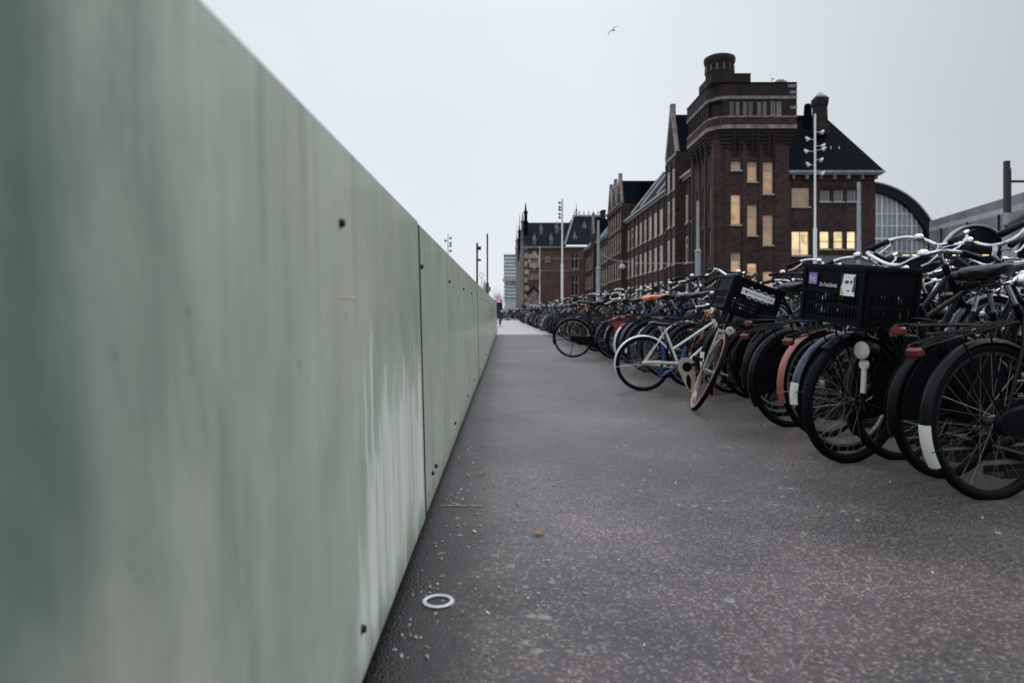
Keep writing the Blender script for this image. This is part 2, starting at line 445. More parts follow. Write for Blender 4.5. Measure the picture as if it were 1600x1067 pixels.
# ------------------------------------------------------------------ mesh building
class MB:
    def __init__(s):
        s.v, s.f, s.mi, s.cur = [], [], [], 0

    def mat(s, i):
        s.cur = i
        return s

    def add(s, vs, fs, mtx=None):
        o = len(s.v)
        for v in vs:
            s.v.append(tuple(mtx @ Vector(v)) if mtx is not None else tuple(v))
        for f in fs:
            s.f.append(tuple(i + o for i in f))
            s.mi.append(s.cur)
        return s

    def box(s, c, d, mtx=None):
        x, y, z = (q / 2 for q in d)
        vs = [(c[0] + a * x, c[1] + b * y, c[2] + e * z) for a in (-1, 1) for b in (-1, 1) for e in (-1, 1)]
        return s.add(vs, [(0, 1, 3, 2), (4, 6, 7, 5), (0, 4, 5, 1), (2, 3, 7, 6), (0, 2, 6, 4), (1, 5, 7, 3)], mtx)

    def span(s, a, b, mtx=None):
        return s.box([(p + q) / 2 for p, q in zip(a, b)], [abs(q - p) for p, q in zip(a, b)], mtx)

    def bevel_box(s, c, d, r, mtx=None):
        x, y, z = (q / 2 for q in d)
        prof = []
        for (sx, sy, a0) in ((1, 1, 0), (-1, 1, 90), (-1, -1, 180), (1, -1, 270)):
            for k in (0, 45, 90):
                a = R(a0 + k)
                prof.append((sx * (x - r) + r * math.cos(a), sy * (y - r) + r * math.sin(a)))
        n = len(prof)
        rings = []
        for zz, sh in ((-z, r), (-z + r, 0), (z - r, 0), (z, r)):
            rings.append([(c[0] + px * (x - sh) / x, c[1] + py * (y - sh) / y, c[2] + zz) for px, py in prof])
        vs = [p for ring in rings for p in ring]
        fs = [(k * n + i, k * n + (i + 1) % n, (k + 1) * n + (i + 1) % n, (k + 1) * n + i) for k in range(3) for i in range(n)]
        fs += [tuple(reversed(range(n))), tuple(range(3 * n, 4 * n))]
        return s.add(vs, fs, mtx)

    def tube(s, pts, r, n=6, closed=False, caps=True, mtx=None):
        P = [Vector(p) for p in pts]
        m = len(P)
        rr = r if isinstance(r, (list, tuple)) else [r] * m
        tans = []
        for i in range(m):
            if closed:
                t = P[(i + 1) % m] - P[i - 1]
            else:
                t = P[min(i + 1, m - 1)] - P[max(i - 1, 0)]
            tans.append(t.normalized() if t.length > 1e-9 else Vector((0, 0, 1)))
        up = Vector((0, 0, 1)) if abs(tans[0].z) < 0.9 else Vector((0, 1, 0))
        nrm = (up - tans[0] * up.dot(tans[0])).normalized()
        vs = []
        for i in range(m):
            nrm = nrm - tans[i] * nrm.dot(tans[i])
            nrm = nrm.normalized() if nrm.length > 1e-6 else tans[i].orthogonal().normalized()
            bi = tans[i].cross(nrm)
            for k in range(n):
                a = 2 * math.pi * k / n
                vs.append(P[i] + (nrm * math.cos(a) + bi * math.sin(a)) * rr[i])
        fs = []
        for i in range(m if closed else m - 1):
            j = (i + 1) % m
            for k in range(n):
                l = (k + 1) % n
                fs.append((i * n + k, i * n + l, j * n + l, j * n + k))
        if caps and not closed:
            fs.append(tuple(reversed(range(n))))
            fs.append(tuple(range((m - 1) * n, m * n)))
        return s.add(vs, fs, mtx)

    def cyl(s, a, b, r, n=10, r2=None):
        return s.tube([a, b], [r, r if r2 is None else r2], n)

    def lathe(s, prof, n=16, mtx=None, c=(0, 0, 0)):
        m = len(prof)
        vs = [(c[0] + r * math.cos(2 * math.pi * k / n), c[1] + r * math.sin(2 * math.pi * k / n), c[2] + z) for r, z in prof for k in range(n)]
        fs = [(i * n + k, i * n + (k + 1) % n, (i + 1) * n + (k + 1) % n, (i + 1) * n + k) for i in range(m - 1) for k in range(n)]
        fs += [tuple(reversed(range(n))), tuple(range((m - 1) * n, m * n))]
        return s.add(vs, fs, mtx)

    def prism(s, outline, z0, z1, mtx=None):
        n = len(outline)
        vs = [(x, y, z0) for x, y in outline] + [(x, y, z1) for x, y in outline]
        fs = [(i, (i + 1) % n, n + (i + 1) % n, n + i) for i in range(n)] + [tuple(reversed(range(n))), tuple(range(n, 2 * n))]
        return s.add(vs, fs, mtx)

    def plate(s, outline, a, b, y0, y1):
        """an outline in the x-z plane given thickness in y"""
        n = len(outline)
        vs = [(x, y0, z) for x, z in outline] + [(x, y1, z) for x, z in outline]
        fs = [(i, (i + 1) % n, n + (i + 1) % n, n + i) for i in range(n)] + [tuple(reversed(range(n))), tuple(range(n, 2 * n))]
        return s.add(vs, fs)

    def mesh(s, name, mats, smooth=False):
        me = bpy.data.meshes.new(name)
        me.from_pydata(s.v, [], s.f)
        for m in (mats if isinstance(mats, (list, tuple)) else [mats]):
            me.materials.append(M[m] if isinstance(m, str) else m)
        if any(s.mi):
            me.polygons.foreach_set("material_index", s.mi)
        if smooth:
            me.polygons.foreach_set("use_smooth", [True] * len(me.polygons))
            try:
                me.set_sharp_from_angle(angle=R(42))
            except Exception:
                pass
        me.update()
        return me

    def obj(s, name, mats, parent=None, smooth=False):
        return place(name, s.mesh(name, mats, smooth), parent)


def place(name, me, parent=None, mtx=None):
    o = bpy.data.objects.new(name, me)
    COL.objects.link(o)
    if parent is not None:
        o.parent = parent
    if mtx is not None:
        o.matrix_local = mtx
    return o


def tag(o, label=None, cat=None, group=None, kind=None):
    for k, v in (("label", label), ("category", cat), ("group", group), ("kind", kind)):
        if v:
            o[k] = v
    return o


def thing(name, label, cat, loc=(0, 0, 0), rz=0.0, group=None):
    o = bpy.data.objects.new(name, None)
    COL.objects.link(o)
    o.location = loc
    o.rotation_euler = (0, 0, rz)
    o.empty_display_size = 0.2
    return tag(o, label, cat, group)


def at(px, py, Y):
    """photo pixel and distance -> world point"""
    return Vector(((px - VX) * Y / F, Y, CAM_H + (VY - py) * Y / F))


def XA(px, Y):
    return (px - VX) * Y / F


def ZA(py, Y):
    return CAM_H + (VY - py) * Y / F


# ------------------------------------------------------------------ the ground
g = MB()
g.add([(-1500, -300, 0), (1500, -300, 0), (1500, 2500, 0), (-1500, 2500, 0)], [(0, 1, 2, 3)])
tag(g.obj("ground", 'ground'), kind='structure')
g = MB()
g.add([(-0.75, -6, 0.004), (6.2, -6, 0.004), (6.2, 24.25, 0.004), (-0.75, 24.25, 0.004)], [(0, 1, 2, 3)])
tag(g.obj("path", 'asphalt'), kind='structure')
g = MB()
g.add([(-4, 24.40, 0.004), (9.5, 24.40, 0.004), (9.5, 95, 0.004), (-4, 95, 0.004)], [(0, 1, 2, 3)])
tag(g.obj("pavement", 'slab'), kind='structure')
g = MB()
g.add([(-4, 24.25, 0.003), (9.5, 24.25, 0.003), (9.5, 24.40, 0.003), (-4, 24.40, 0.003)], [(0, 1, 2, 3)])
tag(g.obj("path_joint", 'joint'), kind='structure')

# ------------------------------------------------------------------ the sage wall
WALL = thing("parapet_wall", "long sage green panelled wall with bolts and whitish runs beside the asphalt path", "wall", (-0.4, 0, 0))
W0, LEAN = -0.2905, -0.0262


def wall_x(z):
    return W0 + LEAN * z


edges = [(-4.0, 2.492), (2.527, 7.60), (7.615, 12.70), (12.715, 17.8), (17.815, 24.15)]
zb, zt, th = 0.066, 1.149, 0.12
for k, (a, b) in enumerate(edges):
    p = MB()
    dz = (0, -0.004, -0.010, 0.004, -0.012)[k]
    dx = (0, -0.002, 0.004, -0.003, 0.002)[k]
    e = 0.002
    # a leaning slab with a small bevel round its face
    prof = [(wall_x(zb) + dx - e, zb), (wall_x(zb + e) + dx, zb + e), (wall_x(zt) + dx, zt + dz - e), (wall_x(zt) + dx - e, zt + dz), (wall_x(zt) - th, zt + dz), (wall_x(zb) - th, zb)]
    rings = []
    for yy, ins in ((a, e), (a + e, 0), (b - e, 0), (b, e)):
        rings.append([(x - (ins if i in (1, 2) else 0) + 0.4, yy, z) for i, (x, z) in enumerate(prof)])
    n = len(prof)
    vs = [q for r_ in rings for q in r_]
    fs = [(j * n + i, (j + 1) * n + i, (j + 1) * n + (i + 1) % n, j * n + (i + 1) % n) for j in range(3) for i in range(n)]
    fs += [tuple(range(n)), tuple(reversed(range(3 * n, 4 * n)))]
    p.add(vs, fs)
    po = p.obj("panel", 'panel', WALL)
    # bolts, along the top and along the foot of each panel
    bm_ = None
    for j in range(0, 19):
        for (off, zz) in ((1.305, 0.989), (1.40, 0.17)):
            yb = off + (j - 1) * 1.262
            if zz < 0.5:
                yb += (0.0, 0.0, 0.09, 0.06, 0.09, 0.02)[j % 6]
            if a < yb <= b - 0.0 or (k == 0 and 2.5 < yb < 2.535):
                if yb > b - 0.012:
                    yb = b - 0.014
                q = MB()
                c0 = Vector((wall_x(zz) + 0.4 + dx - 0.01, yb, zz))
                q.lathe([(0.0095, 0), (0.0095, 0.012), (0.0078, 0.0145), (0.0078, 0.018), (0.005, 0.0195)], 10, Matrix.Translation(c0) @ Matrix.Rotation(R(90), 4, 'Y'))
                q.obj("bolt", 'bolt', po)
q = MB()   # extra bolt beside the joint near the foot
q.lathe([(0.0095, 0), (0.0095, 0.012), (0.0078, 0.0145), (0.0078, 0.018), (0.005, 0.0195)], 10,
        Matrix.Translation((wall_x(0.17) + 0.39, 2.87, 0.172)) @ Matrix.Rotation(R(90), 4, 'Y'))
q.obj("bolt", 'bolt', WALL)
for ya, yb in zip([e_[1] for e_ in edges[:-1]], [e_[0] for e_ in edges[1:]]):
    q = MB()
    q.add([(wall_x(z_) + 0.4 - x_, y_, z_) for z_ in (zb, zt - 0.01) for x_ in (-0.0008, 0.1) for y_ in (ya - 0.001, yb + 0.001)], [(0, 1, 5, 4), (2, 6, 7, 3), (0, 4, 6, 2), (1, 3, 7, 5), (4, 5, 7, 6), (0, 2, 3, 1)])
    q.obj("joint_strip", 'bolt', WALL)
b = MB()
b.span((-0.72 + 0.4, -4.0, 0), (-0.385 + 0.4, 24.1, 0.30))
b.span((-0.70 + 0.4, -4.0, 0.30), (-0.45 + 0.4, 24.1, 1.12))
b.obj("base", 'panel_base', WALL)
q = MB()   # small pale sticker and thin peach streak on the panels
q.box((wall_x(0.9) + 0.4 + 0.0022, 6.62, 0.955), (0.003, 0.07, 0.10))
q.obj("sticker", 'sticker', WALL)
q = MB()
q.add([(wall_x(0.85) + 0.4015, yy, 0.848 + zz) for yy, zz in ((1.26, 0.0), (1.33, 0.0022), (1.42, 0.0016), (1.425, -0.0016), (1.35, -0.0026), (1.30, -0.0012))], [(0, 1, 2, 3, 4, 5)])
q.obj("paint_mark", 'peach_paint', WALL)

# ------------------------------------------------------------------ marks and litter on the path
q = MB()
pts = [(0.036 * math.cos(a), 0.036 * math.sin(a), 0.0055) for a in (2 * math.pi * k / 32 for k in range(32))]
q.tube(pts, 0.0058, 8, closed=True)
o = q.obj("ring", 'white_paint', smooth=True)
o.location = (-0.190, 1.92, 0.004)
o.scale = (1.08, 1.08, 0.6)
tag(o, "small white plastic ring lying on the asphalt close to the green wall", "ring")
q = MB()     # a worn stroke of paint, broken where it has been walked off
for (xa, xb_, w_) in ((688, 699, 0.010), (701, 716, 0.014), (717, 733, 0.009), (735, 745, 0.013), (746, 755, 0.016)):
    xa, xb_ = XA(xa, 2.87), XA(xb_, 2.87)
    n_ = 5
    up_ = [(xa + (xb_ - xa) * i / n_, 2.868 + w_ / 2 + random.uniform(-0.004, 0.004), 0.0075) for i in range(n_ + 1)]
    dn_ = [(xa + (xb_ - xa) * i / n_, 2.868 - w_ / 2 + random.uniform(-0.004, 0.004), 0.0075) for i in range(n_ + 1)]
    q.add(up_ + dn_, [(n_ + 1 + i, n_ + 2 + i, i + 1, i) for i in range(n_)])
tag(q.obj("survey_mark", 'orange_paint'), "thin faded orange paint stroke across the asphalt beside the wall", "paint mark")


def leaf(px, py, s, rz, label):
    Y = CAM_H * F / (py - VY)
    q = MB()
    n = 7
    vs, fs = [], []
    for i in range(n):
        t = i / (n - 1)
        w = 0.34 * math.sin(math.pi * min(1, t * 0.92 + 0.08)) ** 0.8 * s
        z = 0.006 + 0.16 * s * (t - 0.5) ** 2
        vs += [((t - 0.5) * s, -w, z + 0.10 * s), ((t - 0.5) * s, 0, z), ((t - 0.5) * s, w, z + 0.14 * s)]
    for i in range(n - 1):
        fs += [(3 * i, 3 * i + 3, 3 * i + 4, 3 * i + 1), (3 * i + 1, 3 * i + 4, 3 * i + 5, 3 * i + 2)]
    q.add(vs, fs)
    o = q.obj("fallen_leaf", 'leaf', smooth=True)
    o.location = (XA(px, Y), Y, 0.002)
    o.rotation_euler = (0, 0, rz)
    tag(o, label, "leaf", "dead leaves on the asphalt")


leaf(843, 837, 0.042, 0.4, "curled brown leaf lying alone in the middle of the near asphalt")
leaf(752, 743, 0.036, 0.2, "small brown leaf among white flecks near the wall foot")
q = MB()   # flattened gum, far too many to count
spots = [(797, 886, 20), (770, 870, 10), (862, 912, 15), (830, 965, 18), (820, 1006, 17), (838, 1020, 20), (1140, 940, 20), (805, 826, 9), (1035, 811, 9), (1318, 800, 8),
         (828, 747, 12), (793, 745, 8), (1560, 834, 12), (850, 966, 22), (920, 1015, 12), (735, 757, 6), (1000, 768, 9), (1016, 736, 9), (895, 890, 11), (1060, 790, 8), (1140, 700, 9)]
rnd = random.Random(3)
for _ in range(330):
    Y = 2.0 * math.exp(rnd.random() * 2.4)
    spots.append((VX + (rnd.random() ** 1.6 * 2.1 - 0.22) * F / Y, VY + CAM_H * F / Y, rnd.uniform(0.008, 0.026) * F / Y))
for (px, py, w) in spots:
    Y = CAM_H * F / (py - VY)
    x, r = XA(px, Y), 0.5 * w * Y / F
    if x < -0.24:
        continue
    n = 9
    ph = rnd.random() * 6
    ring = [(x + r * (1 + 0.25 * math.sin(2 * a + ph)) * math.cos(a), Y + r * (1 + 0.2 * math.sin(3 * a + ph)) * math.sin(a)) for a in (2 * math.pi * k / n for k in range(n))]
    q.add([(a, b_, 0.0045) for a, b_ in ring] + [(x + (a - x) * 0.8, Y + (b_ - Y) * 0.8, 0.0062) for a, b_ in ring],
          [(i, (i + 1) % n, n + (i + 1) % n, n + i) for i in range(n)] + [tuple(range(n, 2 * n))])
tag(q.obj("gum_spots", 'gum', smooth=True), kind='stuff')
q = MB()   # crumbs and flakes gathered along the wall and under the bicycles
for _ in range(900):
    Y = 1.6 * math.exp(rnd.random() * 2.7)
    x = -0.27 + rnd.expovariate(5.0) if rnd.random() < 0.6 else rnd.uniform(-0.2, 3.2)
    s = rnd.uniform(0.002, 0.0065) * (1.6 if rnd.random() < 0.08 else 1)
    mt = Matrix.Translation((x, Y, 0.004 + s * 0.4)) @ Euler((rnd.random() * 6, rnd.random() * 6, rnd.random() * 6)).to_matrix().to_4x4()
    q.box((0, 0, 0), (s * 1.6, s, s * 0.6), mt)
tag(q.obj("litter", 'litter'), kind='stuff')
# ------------------------------------------------------------------ buildings
def grp(root):
    """inverse offset so that parts can be built in world coordinates under their root"""
    return Matrix.Translation(-Vector(root.location))


def part(mb, name, mats, root, smooth=False):
    o = place(name, mb.mesh(name, mats, smooth), root)
    o.matrix_parent_inverse = grp(root)
    return o


class Face:
    """one facade: u runs along it seen from outside, left to right; a = turn about z"""
    def __init__(s, x, y, a):
        s.m = Matrix.Translation((x, y, 0)) @ Matrix.Rotation(a, 4, 'Z')
        s.a = a

    def wall(s, mb, w, z0, z1, holes, depth=0.28):
        us = sorted({0, w, *[h[0] for h in holes], *[h[2] for h in holes]})
        zs = sorted({z0, z1, *[h[1] for h in holes], *[h[3] for h in holes]})
        for i in range(len(us) - 1):
            for j in range(len(zs) - 1):
                cu, cz = (us[i] + us[i + 1]) / 2, (zs[j] + zs[j + 1]) / 2
                if any(h[0] < cu < h[2] and h[1] < cz < h[3] for h in holes):
                    continue
                mb.add([(us[i], 0, zs[j]), (us[i + 1], 0, zs[j]), (us[i + 1], 0, zs[j + 1]), (us[i], 0, zs[j + 1])], [(0, 1, 2, 3)], s.m)
        for (a, b, c, d) in holes:
            mb.add([(a, 0, b), (c, 0, b), (c, 0, d), (a, 0, d), (a, depth, b), (c, depth, b), (c, depth, d), (a, depth, d)],
                   [(0, 4, 5, 1), (1, 5, 6, 2), (2, 6, 7, 3), (3, 7, 4, 0)], s.m)

    def box(s, mb, u0, u1, z0, z1, out0, out1):
        """a block standing on the facade from out0 to out1 metres in front of it"""
        mb.span((u0, -out1, z0), (u1, -out0, z1), s.m)


WIN = {}


def window(root, face, h, depth, pane, rows=(0.5,), cols=(), frame='cream', sill=True, fw=0.09):
    w, hh = h[2] - h[0], h[3] - h[1]
    key = (round(w, 2), round(hh, 2), rows, cols, frame, fw)
    if key not in WIN:
        f = MB()
        f.span((0, -0.05, 0), (fw, 0.05, hh)); f.span((w - fw, -0.05, 0), (w, 0.05, hh))
        f.span((fw, -0.05, 0), (w - fw, 0.05, fw)); f.span((fw, -0.05, hh - fw), (w - fw, 0.05, hh))
        for r_ in rows:
            f.span((fw, -0.045, hh * r_ - fw / 2), (w - fw, 0.045, hh * r_ + fw / 2))
        for c_ in cols:
            f.span((w * c_ - fw / 2, -0.047, fw), (w * c_ + fw / 2, 0.047, hh - fw))
        p = MB()
        p.span((fw * 0.5, 0.0, fw * 0.5), (w - fw * 0.5, 0.02, hh - fw * 0.5))
        s = MB()
        s.span((-0.10, -depth - 0.10, -0.16), (w + 0.10, 0.02, -0.004))
        WIN[key] = (f.mesh("window", frame), p, s.mesh("sill", 'stone'), {})
    fm, pm, sm, panes = WIN[key]
    if pane not in panes:
        panes[pane] = pm.mesh("pane", pane)
    o = place("window", fm, root)
    o.matrix_parent_inverse = grp(root)
    o.matrix_basis = face.m @ Matrix.Translation((h[0], depth - 0.06, h[1]))
    place("pane", panes[pane], o)
    if sill:
        place("sill", sm, o)
    return o


rb = random.Random(11)
D = 70.0
# ---- corner tower ----------------------------------------------------------
TX0, TX1 = 21.5, 29.0
tower = thing("brick_tower", "tall dark brick corner tower with round turret and lit stair windows", "building", (25, 74, 0))
front = Face(TX0, D, 0)
side = Face(TX0, 78.6, R(-90))


def px_hole(x0, x1, y0, y1):
    return (XA(x0, D) - TX0, ZA(y1, D), XA(x1, D) - TX0, ZA(y0, D))


tw = [(px_hole(1142, 1157.5, 252, 266), 'lit_dim', (), ()), (px_hole(1142, 1157.5, 304, 351), 'lit', (0.72,), ()), (px_hole(1142, 1157.5, 395, 427), 'lit', (0.35,), ()),
      (px_hole(1167.5, 1183, 253, 284), 'lit_dim', (), ()), (px_hole(1167.5, 1183, 320, 368), 'lit_dim', (0.65, 0.35), ()), (px_hole(1167.5, 1183, 411, 450), 'lit', (0.6,), ()),
      (px_hole(1192, 1208, 253, 303), 'lit_dim', (0.62,), ()), (px_hole(1192, 1208, 336, 383), 'lit_dim', (0.65,), ()), (px_hole(1192, 1208, 424, 455), 'lit', (0.6,), ())]
w = MB()
front.wall(w, TX1 - TX0, 0, 19.0, [t[0] for t in tw], 0.30)
sh = []
for u in (1.6, 3.9, 6.2):
    for z0 in (6.6, 11.2):
        sh.append((u, z0, u + 0.8, z0 + 3.0))
side.wall(w, 8.6, 0, 19.0, sh, 0.30)
w.add([(TX1, D, 0), (TX1, 78.6, 0), (TX1, 78.6, 24), (TX1, D, 24)], [(0, 1, 2, 3)])
w.add([(TX0, 78.6, 0), (TX0, 78.6, 24), (TX1, 78.6, 24), (TX1, 78.6, 0)], [(0, 1, 2, 3)])
part(w, "wall", 'brick', tower)
for h, pane, rows, cols in tw:
    wo = window(tower, front, h, 0.30, pane, rows, cols)
    if rb.random() < 0.6:      # roller blind drawn part of the way down behind the frame
        fr = rb.uniform(0.2, 0.6) * (h[3] - h[1])
        q = MB(); q.span((0.06, -0.012, h[3] - h[1] - fr), (h[2] - h[0] - 0.06, -0.002, h[3] - h[1] - 0.06)); place("blind", q.mesh("blind", 'blind_glow'), wo)
for h in sh:
    window(tower, side, h, 0.30, 'pane_dark', (0.6,), (), sill=False)
# shallow piers between the window columns
for u0, u1 in ((0.0, 0.75), (XA(1159.5, D) - TX0, XA(1165.5, D) - TX0), (XA(1185, D) - TX0, XA(1190, D) - TX0), (XA(1210, D) - TX0, TX1 - TX0)):
    q = MB(); front.box(q, u0 + 0.002, u1, 0.0, 18.4, 0.0, 0.16)
    part(q, "pier", 'brick', tower)
for u0, u1 in ((0.0, 0.7), (2.9, 3.4), (5.2, 5.7), (7.9, 8.598)):
    q = MB(); side.box(q, u0 + 0.002, u1, 0.0, 18.4, 0.0, 0.16)
    part(q, "pier", 'brick', tower)


def tower_outline(g, rad=1.7, x1=None):
    """plan of the tower grown outward by g with the street corner rounded"""
    x0, y0 = TX0 - g, D - g
    x1 = TX1 + min(g, 0.6) if x1 is None else x1
    y1 = 78.6
    r = rad + g * 0.5
    pts = [(x1, y0), (x1, y1), (x0, y1)]
    for k in range(9):
        a = R(180 + 90 * k / 8)
        pts.append((x0 + r + r * math.cos(a), y0 + r + r * math.sin(a)))
    return pts


# corbelled courses that step out under the upper storey
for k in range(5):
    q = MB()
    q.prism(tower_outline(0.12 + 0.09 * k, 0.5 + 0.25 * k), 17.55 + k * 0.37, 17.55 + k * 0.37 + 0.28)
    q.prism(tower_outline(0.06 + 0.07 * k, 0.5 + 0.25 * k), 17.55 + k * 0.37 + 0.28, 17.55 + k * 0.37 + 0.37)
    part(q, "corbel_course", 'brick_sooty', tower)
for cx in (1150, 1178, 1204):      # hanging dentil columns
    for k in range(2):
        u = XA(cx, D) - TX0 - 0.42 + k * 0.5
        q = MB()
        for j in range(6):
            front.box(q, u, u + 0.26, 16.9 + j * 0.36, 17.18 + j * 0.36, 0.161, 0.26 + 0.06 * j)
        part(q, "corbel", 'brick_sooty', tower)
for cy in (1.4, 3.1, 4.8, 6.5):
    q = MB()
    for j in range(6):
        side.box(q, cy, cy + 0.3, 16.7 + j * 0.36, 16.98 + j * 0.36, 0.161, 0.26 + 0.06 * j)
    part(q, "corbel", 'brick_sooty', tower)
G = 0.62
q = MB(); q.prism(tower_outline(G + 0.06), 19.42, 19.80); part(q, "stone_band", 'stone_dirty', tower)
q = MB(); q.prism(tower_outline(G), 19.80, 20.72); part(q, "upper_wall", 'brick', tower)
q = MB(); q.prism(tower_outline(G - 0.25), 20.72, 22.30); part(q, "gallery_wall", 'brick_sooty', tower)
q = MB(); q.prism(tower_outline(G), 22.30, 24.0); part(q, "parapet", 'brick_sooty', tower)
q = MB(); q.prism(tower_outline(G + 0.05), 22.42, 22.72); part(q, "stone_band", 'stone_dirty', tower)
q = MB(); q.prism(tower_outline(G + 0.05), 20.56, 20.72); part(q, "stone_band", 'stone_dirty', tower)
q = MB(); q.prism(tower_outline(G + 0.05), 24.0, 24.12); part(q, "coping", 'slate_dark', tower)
gal = Face(TX0 - G, D - G, 0)
gw = TX1 + 0.6 - (TX0 - G)
for k, u in enumerate((1.95, 2.55, 3.3, 3.85, 4.75, 5.3, 6.15, 6.75)):   # gallery lights between little piers
    h = (u, 20.8, u + 0.42, 22.22)
    window(tower, gal, h, 0.26, 'pane_blue' if k % 3 else 'pane_dark', (), (), frame='stone_dirty' if k < 6 else 'cream', sill=False, fw=0.06)
for u0, u1 in ((1.2, 1.85), (2.38, 2.5), (3.0, 3.25), (3.72, 3.8), (4.3, 4.7), (5.17, 5.25), (5.75, 6.1), (6.57, 6.7), (7.2, gw)):
    q = MB(); gal.box(q, u0, u1 - 0.003, 20.72, 22.30, -0.25, 0.0); part(q, "pier", 'brick_sooty', tower)
gs = Face(TX0 - G, 78.6, R(-90))
for k in range(8):
    u = 0.35 + k * 0.95
    window(tower, gs, (u, 20.8, u + 0.5, 22.22), 0.26, 'pane_dark', (), (), frame='stone_dirty', sill=False, fw=0.06)
    q = MB(); gs.box(q, u + 0.56, u + 0.88, 20.72, 22.30, -0.25, 0.0); part(q, "pier", 'brick_sooty', tower)
for z in (22.95, 21.4, 23.6):     # pale quoins on the east end
    q = MB(); gal.box(q, gw - 0.9 if z > 23 else gw - 0.7, gw + 0.02, z, z + 0.3, 0.0, 0.02); part(q, "quoin", 'stone_dirty', tower)
q = MB(); q.span((20.95, 69.45, 24.12), (XA(1170, D), 74, 24.95)); q.span((20.93, 69.43, 24.95), (XA(1170, D) + 0.03, 74, 25.05)); part(q, "raised_parapet", 'brick_sooty', tower)
q = MB(); q.span((XA(1214, D), 70.2, 24.12), (XA(1231, D), 72, 24.55)); q.span((XA(1218, D), 70.4, 24.55), (XA(1228, D), 71.6, 24.75)); part(q, "roof_vent", 'lead', tower)
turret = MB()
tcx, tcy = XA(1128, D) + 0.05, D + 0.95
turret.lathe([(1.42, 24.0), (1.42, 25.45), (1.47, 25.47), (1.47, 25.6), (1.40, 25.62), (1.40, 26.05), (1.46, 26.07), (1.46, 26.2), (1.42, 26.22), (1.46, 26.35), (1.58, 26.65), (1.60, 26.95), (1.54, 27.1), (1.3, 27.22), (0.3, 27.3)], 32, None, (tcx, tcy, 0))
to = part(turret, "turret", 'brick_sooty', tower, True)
for k in range(14):
    a = 2 * math.pi * k / 14
    q = MB(); q.span((-0.1, -0.10, 25.5), (0.1, 0.12, 26.15), Matrix.Translation((tcx + 1.40 * math.sin(a), tcy - 1.40 * math.cos(a), 0)) @ Matrix.Rotation(a, 4, 'Z'))
    o = place("slit", q.mesh("slit", 'pane_dark'), to)
q = MB(); q.cyl((0, 0, 0), (0, 0, 0.5), 0.03, 6); q.box((0.08, 0, 0.5), (0.28, 0.05, 0.08)); o = part(q, "vane", 'dark_metal', tower); o.location = (XA(1205, D), 69.8, 24.1)

# ---- east wing with hipped roof -------------------------------------------
EX0, EX1, EY = 29.0, 38.15, 70.6
wing = thing("brick_wing", "dark brick wing with hipped slate roof and glowing lower windows right of the tower", "building", (33.5, 77, 0))
ef = Face(EX0, EY, 0)


def e_hole(x0, x1, y0, y1):
    return (XA(x0, EY) - EX0, ZA(y1, EY), XA(x1, EY) - EX0, ZA(y0, EY))


ew = [(e_hole(1237, 1265, 293, 323), 'lit_dim', (), (0.46,)), (e_hole(1237, 1264.5, 361, 399), 'lit_hot', (), (0.5,)),
      (e_hole(1281, 1297, 291, 315), 'pane_blue', (), ()), (e_hole(1302.5, 1318, 291, 315), 'pane_blue', (), ()), (e_hole(1323.5, 1338, 291, 315), 'pane_blue', (), ()),
      (e_hole(1281, 1296.5, 361, 389), 'lit_hot', (0.42,), ()), (e_hole(1302.5, 1318, 361, 389), 'lit_hot', (0.42,), ()), (e_hole(1323.5, 1338, 361, 389), 'lit_hot', (0.42,), ())]
w = MB()
ef.wall(w, EX1 - EX0, 0, 14.9, [t[0] for t in ew], 0.30)
w.add([(EX1, EY, 0), (EX1, 84, 0), (EX1, 84, 14.9), (EX1, EY, 14.9)], [(0, 1, 2, 3)])
part(w, "wall", 'brick', wing)
for h, pane, rows, cols in ew:
    window(wing, ef, h, 0.30, pane, rows, cols)
for u0, u1 in ((0.003, 0.25), (XA(1266.5, EY) - EX0, XA(1279, EY) - EX0), (XA(1339.5, EY) - EX0, EX1 - EX0)):
    q = MB(); ef.box(q, u0, u1, 0, 14.2, 0.0, 0.14); part(q, "pier", 'brick', wing)
q = MB(); ef.box(q, XA(1278.5, EY) - EX0, XA(1341, EY) - EX0, 13.45, 13.75, 0.0, 0.10); part(q, "lintel_band", 'brick_sooty', wing)
q = MB(); ef.box(q, XA(1268, EY) - EX0, EX1 - EX0 + 0.1, 0, 6.55, 0.16, 0.55); part(q, "plinth", 'plinth', wing)
q = MB()
q.span((EX0 + 0.02, EY - 0.55, 14.9), (EX1 + 0.55, 84.6, 15.05)); q.span((EX0 + 0.01, EY - 0.75, 15.05), (EX1 + 0.75, 84.8, 15.28))
part(q, "cornice", 'lead', wing)
for k in range(7):
    u = 0.5 + k * 1.42
    q = MB(); ef.box(q, u, u + 0.22, 14.45, 14.895, 0.0, 0.5); part(q, "bracket", 'stone_dirty', wing)
ez, ey0, ey1 = 15.28, EY - 0.65, 84.6
rz_, ry = 22.6, 77.0
q = MB()
q.add([(EX0 + 0.03, ey0, ez), (EX1 + 0.65, ey0, ez), (EX1 + 0.65, ey1, ez), (EX0 + 0.03, ey1, ez), (EX0 + 0.03, ry, rz_), (36.2, ry, rz_)],
      [(0, 1, 5, 4), (1, 2, 5), (2, 3, 4, 5), (0, 4, 3), (3, 2, 1, 0)])
ro = part(q, "roof", 'slate_dark', wing)
q = MB(); q.span((29.7, 76.7, 21.9), (34.4, 77.4, 22.85)); o = place("ridge_box", q.mesh("ridge_box", 'slate_dark'), ro)
chx = XA(1281, 74.5)
q = MB()
